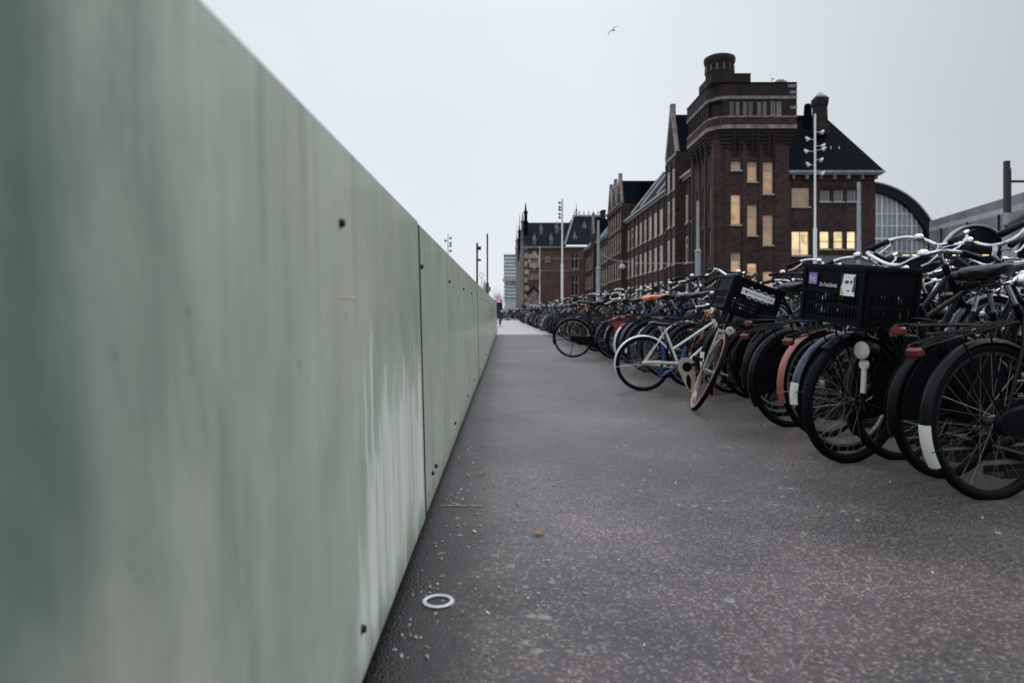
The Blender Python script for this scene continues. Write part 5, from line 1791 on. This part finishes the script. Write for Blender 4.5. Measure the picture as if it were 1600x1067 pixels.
def bicycle(x, y, heading, label, paint='black', style='swan', bar='swept', steer=0.0, pitch=0.0, lean=0.0, lod=0, size=1.0, group=None,
            guard=None, tail=False, rim='rim', tyre='rubber', barmat='chrome', saddle='leather', fork=None, front_guard=True, carrier=True,
            case='plastic', extra=(), light=True, lens=True, z=0.0, cover=None, stand=False, saddle_drop=0.0, lens_mat='clear_lens', grip='plastic', fat=0.021, spoke_r=0.0011, short=False):
    P = 'paint ' + paint
    t = thing("bicycle", label, "bicycle", (x, y, z), 0, group)
    t.rotation_mode = 'XYZ'
    mt = Matrix.Translation((x, y, z)) @ Matrix.Rotation(heading, 4, 'Z') @ Matrix.Rotation(lean, 4, 'X') @ Matrix.Rotation(-pitch, 4, 'Y') @ Matrix.Scale(size, 4)
    t.matrix_world = mt
    COUNT[0] += 1
    S = steer_mtx(steer)
    gm = 'paint ' + guard if guard else P
    if lod >= 1:
        place("frame", cached(("frame", style, 1), b_frame(style, 1), (P, gm if rb.random() < 0.25 else 'plastic')), t)
        place("handlebar", cached(("handlebar", bar, 1), b_bar(bar, 1), (barmat, grip)), t, S)
        place("saddle", cached(("saddle", 0), b_saddle, saddle if not cover else 'paint ' + cover), t)
        for c, fr in ((REAR, False), (FRONT, True)):
            m_ = (S if fr else Matrix()) @ Matrix.Translation(c)
            w = place("wheel", cached(("wheel", 1), b_wheel(1), rim), t, m_)
            place("tyre", cached(("tyre", 1), b_tyre(1), tyre), w)
            if lod == 1:
                tag(place("spokes", cached(("spokes", 1), b_spokes(1), 'spoke', False), w), kind='stuff')
        if 'basket' in extra:
            place("basket", cached(("basket", 0), b_basket, 'plastic'), t, S)
        if 'crate' in extra:
            place("crate", cached(("crate", 'std'), crate_mesh(0.38, 0.30, 0.26), 'crate'), t, S @ Matrix.Translation((1.10, 0, 0.78)))
        return t
    fr_ = place("frame", cached(("frame", style, 0), b_frame(style, 0), P), t)
    place("fork", cached(("fork", 0), b_fork(0), fork or P), t, S)
    hb = place("handlebar", cached(("handlebar", bar, 0), b_bar(bar, 0), barmat), t, S)
    for s in (-1, 1):
        place("grip", cached(("grip", bar, s), b_grip(bar, s), grip), hb)
        place("brake_lever", cached(("brake_lever", bar, s), b_lever(bar, s), 'chrome' if barmat == 'chrome' else 'plastic'), hb)
    place("bell", cached(("bell", bar), b_bell(bar), 'chrome'), hb)
    tag(place("cables", cached(("cables", bar), b_cables(bar), 'plastic'), hb), kind='stuff')
    D_ = Matrix.Translation((0, 0, -saddle_drop))
    sd = place("saddle", cached(("saddle", 0), b_saddle, saddle), t, D_)
    place("seatpost", cached(("seatpost", 0), b_seatpost, ('chrome' if paint != 'black' or bar != 'flat' else 'plastic', 'rim_dark')), sd)
    if cover:
        place("saddle_cover", cached(("saddle_cover", 0), b_cover, 'paint ' + cover), sd)
    for c, fr in ((REAR, False), (FRONT, True)):
        m_ = (S if fr else Matrix()) @ Matrix.Translation(c) @ Matrix.Rotation(rb.uniform(0, 6.28), 4, 'Y')
        w = place("wheel", cached(("wheel", 0), b_wheel(0), rim), t, m_)
        if isinstance(tyre, tuple):
            place("tyre", cached(("tyre", 'two'), b_tyre_two(), tyre), w)
        else:
            place("tyre", cached(("tyre", 0, fat), b_tyre(0, fat), tyre), w)
        tag(place("spokes", cached(("spokes", 0, spoke_r), b_spokes(0, spoke_r), 'spoke', False), w), kind='stuff')
    g = place("mudguard", cached(("mudguard", 'rear', short), b_guard('short' if short else True, 0), gm), t)
    if tail:
        place("mudguard_tail", cached(("mudguard_tail", short), b_tail(156, 176) if short else b_tail(168, 198), 'white_tail'), g)
    if front_guard:
        place("mudguard", cached(("mudguard", 'front'), b_guard(False, 0), gm), t, S)
    if carrier:
        ca = place("carrier", cached(("carrier", 0), b_carrier(0), 'plastic'), t)
        if rb.random() < 0.6 or 'white_tail' in label:
            place("tail_light", cached(("tail_light", 0), b_taillight, 'red_lens', False), ca)
    if case:
        place("chain_case", cached(("chain_case", 0), b_chaincase, case), t)
    else:
        place("chain_drive", cached(("chain_drive", 0), b_chainring, 'rim_dark'), t)
    cr = place("crank", cached(("crank", 0), b_crank, 'rim'), t)
    for s in (-1, 1):
        place("pedal", cached(("pedal", s), b_pedal(s), 'plastic', False), cr)
    if light:
        hl = place("headlight", cached(("headlight", 0), b_headlight, 'plastic' if barmat != 'chrome' or rb.random() < 0.6 else 'chrome'), t, S)
        place("lens", cached(("lens", 0), b_lens, lens_mat), hl)
    if stand:
        place("kickstand", cached(("kickstand", 0), b_stand, 'plastic'), t)
    place("frame_lock", cached(("frame_lock", 0), b_lock, 'plastic'), t)
    if 'skirt' in extra:
        place("coat_guard", cached(("coat_guard", 0), b_skirt, 'plastic', False), t)
    if 'carrier' in extra or 'crate' in extra:
        place("front_carrier", cached(("front_carrier", 0), b_front_carrier, 'plastic'), t, S)
    if 'crate' in extra:
        place("crate", cached(("crate", 'std'), crate_mesh(0.38, 0.30, 0.26), 'crate', False), t, S @ Matrix.Translation((1.10, 0, 0.775)))
    if 'basket' in extra:
        place("basket", cached(("basket", 0), b_basket, 'plastic' if rb.random() < 0.6 else 'wicker'), t, S)
    if 'childseat' in extra:
        place("child_seat", cached(("child_seat", 0), b_childseat, 'plastic'), t)
    if 'pannier' in extra:
        for s in (-1, 1):
            place("pannier", cached(("pannier", s), b_pannier(s), 'paint ' + rb.choice(('black', 'dark grey', 'red', 'navy'))), t)
    return t


def text_part(body, size, mat, parent, mtx, sx=1.0, name="lettering"):
    cu = bpy.data.curves.new(name, 'FONT')
    cu.body = body
    cu.size = size
    cu.align_x = 'LEFT'
    cu.extrude = 0.0004
    cu.resolution_u = 3
    tmp = bpy.data.objects.new(name, cu)
    COL.objects.link(tmp)
    bpy.context.view_layer.update()
    me = bpy.data.meshes.new_from_object(tmp.evaluated_get(bpy.context.evaluated_depsgraph_get()))
    bpy.data.objects.remove(tmp)
    me.materials.clear()
    me.materials.append(M[mat])
    return place(name, me, parent, mtx @ Matrix.Diagonal((sx, 1, 1, 1)))


# ---- the bicycles one can pick out in the photo ----
H = R
# rear wheel at the right edge with the white tail of its mudguard
ROW1 = "front row of parked bicycles"
ROW2 = "back row of parked bicycles"
used = []      # places along the front row that are taken
bicycle(2.30, 2.52, H(15), "nearest black bicycle, mostly cut off by the photo's right edge", 'black', 'diamond', 'flat', barmat='plastic', group=ROW1, lean=0.05, tail=True)
bicycle(2.20, 3.0, H(14), "black bicycle with a long white mudguard tail, nearest whole rear wheel", 'black', 'swan', 'swept', tail=True, group=ROW1, pitch=H(12), lean=-0.03, rim='rim_dark')
bicycle(2.17, 3.36, H(16), "black bicycle with red-tipped carrier between the white-tailed one and the big crate", 'black', 'swan', 'low', group=ROW1, lean=0.04, extra=('skirt',), rim='rim_dark')
# big crate
cb = bicycle(2.925, 4.06, H(199), "black bicycle carrying the large stickered crate over its round headlight", 'black', 'swan', 'swept', steer=H(2), group=ROW1, lean=H(-3), extra=('carrier',), light=False, fat=0.026, front_guard=True, spoke_r=0.0016, rim='rim_dark')
S0 = steer_mtx(H(2))
cw, cd, chh = 0.40, 0.385, 0.30
cr = place("crate", cached(("crate", 'big'), crate_mesh(cw, cd, chh), 'crate', False), cb, S0 @ Matrix.Translation((1.125, -0.0, 0.765)) @ Matrix.Rotation(H(-3), 4, 'X'))
# sticker side: the crate's +x wall; text runs along +y seen from outside (left to right = -y ... +y from the front)
FX = cd / 2 + 0.0075


def on_front(u, v, off=0.0):
    """a place on the front wall: u from its left edge seen from outside, v above the floor, facing +x"""
    return Matrix(((0, 0, 1, FX + off), (1, 0, 0, -cw / 2 + u), (0, 1, 0, v), (0, 0, 0, 1)))


q = MB(); q.span((-0.028, -0.03, 0), (0.028, 0.03, 0.0015)); stk = place("sticker", q.mesh("sticker", 'purple'), cr, on_front(0.075, 0.225))
text_part("H:", 0.052, 'white_tail', stk, Matrix.Translation((-0.021, -0.018, 0.0016)), 0.9)
text_part("De Fietsfabriek", 0.030, 'white_tail', cr, on_front(0.122, 0.187, 0.0005), 0.62)
q = MB(); q.span((-0.043, -0.055, 0), (0.043, 0.055, 0.0015)); stk = place("sticker", q.mesh("sticker", 'sticker'), cr, on_front(0.305, 0.205))
for blob in (((-0.043, 0.055), (-0.028, 0.055), (-0.032, 0.03), (-0.036, 0.0), (-0.043, -0.01)), ((0.043, 0.05), (0.032, 0.04), (0.034, 0.0), (0.026, -0.03), (0.043, -0.035)),
             ((-0.020, 0.022), (0.004, 0.022), (0.006, 0.012), (-0.008, 0.005), (-0.018, 0.010)), ((0.012, 0.022), (0.026, 0.024), (0.024, 0.006), (0.016, 0.010)),
             ((-0.006, -0.028), (0.006, -0.024), (0.014, -0.029), (0.004, -0.034))):
    q = MB(); q.prism(list(reversed(blob)), 0.0016, 0.0022); place("print", q.mesh("print", 'ink'), stk)
q = MB(); q.prism([(-0.043, -0.02), (-0.036, -0.012), (-0.022, -0.048), (-0.030, -0.055), (-0.043, -0.055)], 0.0016, 0.0021); place("print", q.mesh("print", 'yellow_ink'), stk)
# fork headlight low on the wheel, with a white bracket under it
hl = MB(); mtl = Matrix.Translation((1.155, 0.085, 0.625)) @ Matrix.Rotation(R(90), 4, 'Y')
hl.lathe([(0.014, -0.09), (0.036, -0.07), (0.046, -0.03), (0.050, 0.010), (0.050, 0.018)], 16, mtl)
hl.tube([(1.10, 0.08, 0.60), (1.06, 0.056, 0.45)], 0.009, 5)
ho = place("headlight", hl.mesh("headlight", 'plastic', True), cb, S0)
q = MB(); q.lathe([(0.048, 0.017), (0.046, 0.024), (0.034, 0.030), (0.015, 0.034), (0.001, 0.035)], 16, mtl); place("lens", q.mesh("lens", 'clear_lens', True), ho)
q = MB(); q.lathe([(0.001, 0.012), (0.026, 0.010), (0.030, 0.0), (0.012, -0.006)], 12, Matrix.Translation((1.15, 0.085, 0.55)) @ Matrix.Rotation(R(90), 4, 'Y')); place("reflector", q.mesh("reflector", 'white_tail', True), ho)
q = MB(); q.prism([(1.145, 0.073), (1.157, 0.073), (1.157, 0.097), (1.145, 0.097)], 0.40, 0.53); place("bracket", q.mesh("bracket", 'white_tail'), ho)
bicycle(2.28, 3.80, H(13), "black bicycle half hidden behind the big crate, dark rims and brown saddle", 'black', 'diamond', 'low', group=ROW1, lean=-0.05, rim='rim_dark', saddle='brown_leather', pitch=H(13), extra=('skirt',), barmat='chrome')
bicycle(4.75, 3.55, H(190), "dark grey bicycle with its nose up behind the white-tailed one, back row", 'dark grey', 'swan', 'swept', group=ROW2, pitch=H(14), rim='rim_dark')
used += [2.52, 2.97, 3.32, 3.66]
bicycle(2.07, 4.05, H(15), "black bicycle with a navy mudguard and short white tail left of the big crate", 'black', 'mixte', 'swept', guard='navy', tail=True, short=True, group=ROW1, pitch=H(12), lean=0.02)
bicycle(2.10, 4.47, H(17), "black bicycle with a salmon pink mudguard and bright rim", 'black', 'swan', 'swept', guard='salmon', group=ROW1, lean=-0.03)
bicycle(2.12, 4.88, H(15), "black bicycle with a coat guard just left of the salmon mudguard", 'black', 'swan', 'low', group=ROW1, extra=('skirt',), pitch=H(12), rim='rim_dark')
bicycle(2.16, 5.35, H(18), "black bicycle behind the tan-tyred wheel with red tail light on its carrier", 'black', 'swan', 'swept', group=ROW1, lean=0.03, saddle='leather')
# the leaning crate bicycle
lc = bicycle(2.03, 6.73, H(246), "leaning black bicycle with a tilted slogan crate and a turned tan-sided front tyre", 'black', 'swan', 'swept', steer=H(15), lean=H(-19), group=ROW1,
             extra=('carrier', 'skirt'), fork='paint silver', tyre=('rubber', 'tan_tyre'), light=False, front_guard=False)
S1 = steer_mtx(H(15))
cw2, cd2, ch2 = 0.43, 0.30, 0.275
cr = place("crate", cached(("crate", 'slogan'), crate_mesh(cw2, cd2, ch2), 'crate', False), lc,
           lc.matrix_world.inverted() @ Matrix.Translation(at(1166, 468, 5.62)) @ Matrix.Rotation(H(19), 4, 'Y') @ Matrix.Rotation(H(-84), 4, 'Z') @ Matrix.Translation((0, 0, -ch2 / 2)))
FX2 = cd2 / 2 + 0.0075


def on_front2(u, v, off=0.0):
    return Matrix(((0, 0, 1, FX2 + off), (1, 0, 0, -cw2 / 2 + u), (0, 1, 0, v), (0, 0, 0, 1)))


q = MB(); q.span((0, -0.026, 0), (0.285, 0.026, 0.0015)); stk = place("sticker", q.mesh("sticker", 'sticker'), cr, on_front2(0.085, 0.175))
heart = []
for k in range(24):
    a = 2 * math.pi * k / 24
    heart.append((0.0010 * 16 * math.sin(a) ** 3 + 0.040, 0.0010 * (13 * math.cos(a) - 5 * math.cos(2 * a) - 2 * math.cos(3 * a) - math.cos(4 * a))))
q = MB(); q.prism(list(reversed(heart)), 0.0016, 0.0022); place("heart", q.mesh("heart", 'heart'), stk)
text_part("I", 0.036, 'ink', stk, Matrix.Translation((0.009, -0.012, 0.0017)))
text_part("MY BOEKHOUDER", 0.030, 'ink', stk, Matrix.Translation((0.064, -0.011, 0.0017)), 0.86)
# white script flourish that shows above and below the slogan
for zz, amp, u0, u1, ph in ((0.213, 0.015, 0.14, 0.36, 0.0), (0.138, 0.010, 0.13, 0.33, 1.0)):
    pts = []
    for k in range(60):
        s_ = k / 59
        u = u0 + (u1 - u0) * s_ + 0.010 * math.sin(14 * math.pi * s_)
        pts.append(on_front2(u, zz + amp * math.sin(14 * math.pi * s_ * 0.5 + ph) * (1 - 0.5 * s_), 0.0012) @ Vector((0, 0, 0)))
    q = MB(); q.tube(pts, 0.0017, 4); place("lettering", q.mesh("lettering", 'sticker'), cr)
q = MB(); q.lathe([(0.032, 0.0), (0.033, 0.004), (0.030, 0.006)], 20, Matrix.Translation((1.165, 0.0, 0.728)) @ Matrix.Rotation(R(90), 4, 'Y'))
badge = place("badge", q.mesh("badge", 'sticker', True), lc, S1)
for (u, v, a, b_) in ((-0.011, 0.006, 0.014, 0.004), (-0.011, -0.006, 0.014, 0.004), (0.007, 0.006, 0.012, 0.012), (0.007, -0.010, 0.010, 0.006)):
    q = MB(); q.box((1.1725, u, 0.728 + v), (0.0012, a, b_)); place("print", q.mesh("print", 'ink'), badge)
# white child bicycle with a blue chain
wb = bicycle(1.42, 7.06, H(-4), "small white bicycle with white mudguard, blue chain lock and cream chain guard", 'white', 'mixte', 'low', size=0.815, group=ROW1, guard='white', carrier=False,
             case=None, saddle_drop=0.14, lean=H(2), steer=H(10), light=False, fat=0.026)
q = MB()
for k in range(2):
    pts = [(0.225 + 0.0 * k + 0.02 * math.sin(5 * s_), (-0.055 if k == 0 else -0.06), 0.60 - 0.42 * s_ + 0.0) for s_ in (i / 10 for i in range(11))] if k == 0 else \
          [(0.225 + 0.30 * s_, -0.06 - 0.01 * s_, 0.20 + 0.38 * s_ * s_ + 0.03 * math.sin(6 * s_)) for s_ in (i / 10 for i in range(11))]
    q.tube(pts, 0.020, 7)
place("chain_lock", q.mesh("chain_lock", 'paint blue', True), wb)
q = MB()
outl = [(0.475 + 0.112 * math.cos(R(a)), 0.33 + 0.112 * math.sin(R(a))) for a in range(-10, 201, 15)] + [(0.46, 0.10), (0.535, -0.0), (0.585, 0.01), (0.59, 0.12)]
outl = [(0.52 + (x - 0.475) * 0.95, z_) for x, z_ in outl]
hole = [(0.525 + 0.060 * math.cos(R(a)), 0.325 + 0.060 * math.sin(R(a))) for a in range(0, 360, 24)]
q.plate(list(reversed(outl)), 0, 0, -0.125, -0.100)
cg = place("chain_guard", q.mesh("chain_guard", 'paint cream'), wb)
q = MB(); q.plate(list(reversed(hole)), 0, 0, -0.128, -0.1255); place("opening", q.mesh("opening", 'plastic'), cg)
q = MB(); q.plate([(0.54, 0.24), (0.575, 0.17), (0.575, 0.06), (0.555, 0.04), (0.52, 0.12), (0.515, 0.2)], 0, 0, -0.128, -0.1255); place("opening", q.mesh("opening", 'plastic'), cg)
q = MB(); q.tube([(-0.02, -0.08, WR + 0.02), (0.1, -0.08, WR + 0.03), (0.42, -0.08, 0.36)], 0.022, 7); place("chain_tube", q.mesh("chain_tube", 'paint cream', True), wb)
# black bicycle standing out on its kickstand
bicycle(1.21, 12.25, H(-9), "black bicycle standing out in the path on its kickstand with a bare rear wheel", 'black', 'swan', 'low', group=ROW1, lean=H(4), stand=True, steer=H(-15), front_guard=True)
used2 = [6.4]

# ---- the rest of both rows ----
rc = random.Random(21)
COLW = ['black'] * 44 + ['dark grey'] * 6 + ['silver'] * 5 + ['white'] * 4 + ['blue'] * 2 + ['light blue'] + ['teal'] + ['red'] * 2 + ['green'] * 2 + ['cream'] * 2 + ['navy'] * 4 + ['purple', 'brown', 'brown', 'orange', 'yellow', 'pink']
COVER = {5.9: None}
special = {9.3: dict(cover='orange', paint='black', bar='swept'), 11.7: dict(cover='light blue', paint='dark grey'), 16.6: dict(cover='yellow', paint='black'),
           7.5: dict(paint='orange', style='diamond', bar='low', high=True), 14.4: dict(cover='red', paint='silver'), 8.3: dict(guard='white', paint='black'), 10.5: dict(guard='white', paint='blue')}
plan = []
yy = 5.78
k = 0
while yy < 60.0:
    plan.append([1, yy, rc.choice(COLW), k % 2 == 0])
    yy += rc.uniform(0.31, 0.38) if yy < 14 else (rc.uniform(0.40, 0.48) if yy < 30 else rc.uniform(0.48, 0.60))
    k += 1
yy = 3.9
k = 0
while yy < 60.0:
    plan.append([2, yy, rc.choice(COLW), k % 2 == 0])
    yy += rc.uniform(0.31, 0.38) if yy < 14 else (rc.uniform(0.42, 0.52) if yy < 30 else rc.uniform(0.52, 0.68))
    k += 1
for sy, d in special.items():
    best = min((p for p in plan if p[0] == 1), key=lambda p: abs(p[1] - sy))
    best.append(d)
    best[2] = d.get('paint', best[2])
    if 'high' in d:
        best[3] = d['high']
best = min((p for p in plan if p[0] == 2), key=lambda p: abs(p[1] - 4.9))
best.append(dict(paint='teal', guard='teal', high=True)); best[2] = 'teal'; best[3] = True
FRAME_WORD = {'swan': 'step-through', 'diamond': 'straight-bar', 'mixte': 'low-bar'}
BAR_WORD = {'swept': 'high swept handlebar', 'low': 'low curved handlebar', 'flat': 'flat handlebar'}
labels = {}
order = {1: sorted(p[1] for p in plan if p[0] == 1), 2: sorted(p[1] for p in plan if p[0] == 2)}
colour_at = {(p[0], p[1]): p[2] for p in plan}
sorted_plan = sorted(plan, key=lambda p: p[1])
todo = []
for p in sorted_plan:
    row, yy, paint, high = p[:4]
    sp = p[4] if len(p) > 4 else {}
    style = sp.get('style') or rc.choice(('swan', 'swan', 'mixte', 'diamond'))
    bar = sp.get('bar') or rc.choice(('swept', 'swept', 'low', 'low', 'flat'))
    ex = rc.choice(((), (), (), (), (), ('skirt',), ('skirt',), ('carrier',), ('basket',), ('crate',), ('pannier',), ()))
    if sp:
        ex = ()
    flip = (not sp) and rc.random() < 0.10
    todo.append((row, yy, paint, high, sp, style, bar, ex, flip, rc.choice(('leather', 'leather', 'leather', 'brown_leather')), rc.random() < 0.35))
if len(todo) > 262:
    todo = todo[:262]
n_far = 0
for row, yy, paint, high, sp, style, bar, ex, flip, saddle, tail in todo:
    o = order[row]
    i = o.index(yy)
    c0 = colour_at[(row, o[i - 1])] if i else 'black'
    c1 = colour_at[(row, o[i + 1])] if i + 1 < len(o) else 'black'
    lod = 0 if yy < 13.5 else (1 if yy < 32 else 2)
    feat = BAR_WORD[bar]
    if sp.get('cover'):
        feat = sp['cover'] + ' saddle cover'
    elif sp.get('guard'):
        feat = sp['guard'] + ' mudguards'
    elif ex and (lod == 0 or ex[0] in ('basket', 'crate')):
        feat = {'skirt': 'black coat guard', 'carrier': 'front carrier', 'basket': 'front basket', 'crate': 'front crate', 'pannier': 'two bags', 'childseat': 'child seat'}[ex[0]]
        if ex[0] in ('basket', 'carrier'):
            feat += (', high bar' if bar == 'swept' else ', low bar')
    elif saddle == 'brown_leather':
        feat = 'brown saddle and ' + feat.replace('handlebar', 'bar')
    rowname = ('front' if row == 1 else 'back') + ' row'
    if lod < 2:
        lab = f"{paint} {FRAME_WORD[style]} bicycle with {feat}, between {c0} and {c1} ones, {rowname}"
        if len(lab.split()) > 14:
            lab = f"{paint} {FRAME_WORD[style]} bicycle, {feat}, beside a {c1} one, {rowname}"
        if lab in labels:
            lab2 = f"{'raised' if high else 'level'} {lab}"
            lab = lab2 if lab2 not in labels else f"farther {lab}"
        grp_ = ROW1 if row == 1 else ROW2
    else:
        lab = f"distant {paint} {FRAME_WORD[style]} bicycle between {c0} and {c1} ones, {rowname}"
        if lab in labels:
            lab += ", white bars" if False else (", higher wheel" if high else "")
        if lab in labels:
            lab = "most " + lab
        if lab in labels:
            lab = lab.replace("most distant", "last")
        grp_ = "far bicycles of the two rows"
    if len(lab.replace(',', ' ').split()) > 16:
        lab = lab.replace(FRAME_WORD[style] + ' ', '', 1)
    if len(lab.split()) > 16:
        lab = lab.replace(' ones', '', 1)
    labels[lab] = 1
    x0 = 2.06 + rc.uniform(-0.10, 0.12) if row == 1 else 5.05 + rc.uniform(-0.10, 0.12)
    if row == 1 and 5.5 < yy < 7.3:      # this stretch of the row stands farther back
        x0 += 0.30
    if yy > 14 and row == 1:
        x0 -= min(0.55, (yy - 14) * 0.016)
    if yy > 14 and row == 2:
        x0 -= min(0.55, (yy - 14) * 0.016)
    hd = H(15 + rc.gauss(0, 5)) if row == 1 else H(180 + 8 + rc.gauss(0, 5))
    y0 = yy
    pitch = H(rc.uniform(12.5, 15.5)) if high else 0.0
    if flip:
        L_ = 1.12
        x0, y0 = x0 + L_ * math.cos(hd), y0 + L_ * math.sin(hd)
        hd += math.pi
        if high:
            pitch = 0.0
    dark = paint in ('black', 'dark grey', 'navy', 'brown')
    bicycle(x0, y0, hd, lab, paint, style, bar, steer=rc.gauss(0, 0.28) if not high else rc.gauss(0, 0.10), pitch=pitch, lean=H(rc.gauss(0, 4)), lod=lod, group=grp_,
            guard=sp.get('guard') or (rc.choice((None, 'black', 'black')) if not dark else None), tail=tail, rim=rc.choice(('rim', 'rim', 'rim_dark')), barmat='chrome' if rc.random() < (0.75 if bar != 'flat' else 0.4) else 'plastic',
            saddle=saddle, case=rc.choice(('plastic', 'plastic', None, 'plastic')), extra=ex, cover=sp.get('cover'), stand=rc.random() < 0.3, front_guard=rc.random() < 0.85, z=0.004, short=rc.random() < 0.6)

# ---- bicycles massed at the far end, across the pavement ----
n = 0
while COUNT[0] < 300 and n < 40:
    c = n % 10
    x = -0.95 + c * 0.62 + rc.uniform(-0.1, 0.1)
    y = 63 + (n // 10) * 5.0 + c * 0.3 + rc.uniform(-0.4, 0.4)
    paint = rc.choice(COLW)
    st = rc.choice(('swan', 'diamond', 'mixte'))
    bicycle(x, y, H(rc.uniform(50, 120) if rc.random() < 0.5 else rc.uniform(-20, 40)),
            f"{paint} {FRAME_WORD[st]} bicycle {('at the wall end', 'just past the wall end', 'nearest the church spire', 'left below the glass tower', 'below the glass tower', 'right below the glass tower', 'at the pale station corner', 'left of the stone doorway', 'before the stone doorway', 'right of the stone doorway')[c]}, {('first', 'second', 'third', 'fourth')[n // 10]} far line",
            paint, st, rc.choice(('swept', 'low', 'flat')), lod=2, group="bicycles massed at the far end of the path", rim='rim', barmat='chrome', extra=('crate',) if rc.random() < 0.15 else (), z=0.004)
    n += 1

# ---- the racks the raised wheels stand in ----
def rack(x, y0, y1, wheels, label, rz, lows=()):
    t = thing("bicycle_rack", label, "bike rack", (x, (y0 + y1) / 2, 0.004), 0, "bicycle racks under the rows")
    ym = (y0 + y1) / 2
    for zz, dx in ((0.03, -0.35), (0.03, 0.30), (0.27, 0.12)):
        q = MB(); q.span((dx - 0.02, y0 - ym, zz - 0.02), (dx + 0.02, y1 - ym, zz + 0.02)); q.obj("rail", 'rack', t)
    for yy_ in (y0 + 0.1, ym + 0.05, y1 - 0.1):
        q = MB(); q.span((0.105, yy_ - ym - 0.02, 0), (0.135, yy_ - ym + 0.02, 0.25)); q.obj("post", 'rack', t)
    for wy in wheels:
        q = MB()
        for s in (-1, 1):
            q.tube([(-0.28, wy - ym + s * 0.035, 0.245), (0.0, wy - ym + s * 0.035, 0.27), (0.26, wy - ym + s * 0.035, 0.34)], 0.009, 5)
        q.obj("tray", 'rack', t)
    for wy, wx, hd_ in lows:      # added dark gutters, there to darken the ground under the bicycles
        q = MB()
        mt_ = Matrix.Translation((wx - x, wy - ym, 0)) @ Matrix.Rotation(hd_, 4, 'Z')
        q.span((0.32, -0.055, 0.0), (1.45, 0.055, 0.006), mt_)
        for s in (-1, 1):
            q.span((0.32, s * 0.055 - 0.004, 0.0061), (1.45, s * 0.055 + 0.004, 0.04), mt_)
        q.obj("gutter", 'rack', t)
    return t


for k in range(4):
    y0 = 2.9 + k * 3.3
    ws = [p[1] + 0.28 for p in plan if p[0] == 1 and p[3] and y0 + 0.2 < p[1] + 0.28 < y0 + 3.1]
    rack(3.15, y0, y0 + 3.2, ws, ("galvanised rack under the bicycles nearest the big crate", "galvanised rack under the bicycles behind the slogan crate", "galvanised rack under the bicycles behind the white child bicycle", "galvanised rack under the bicycles near the kickstand bicycle")[k], 0, [(y0 + 0.05 + 0.36 * j, 2.12, H(15)) for j in range(9)])
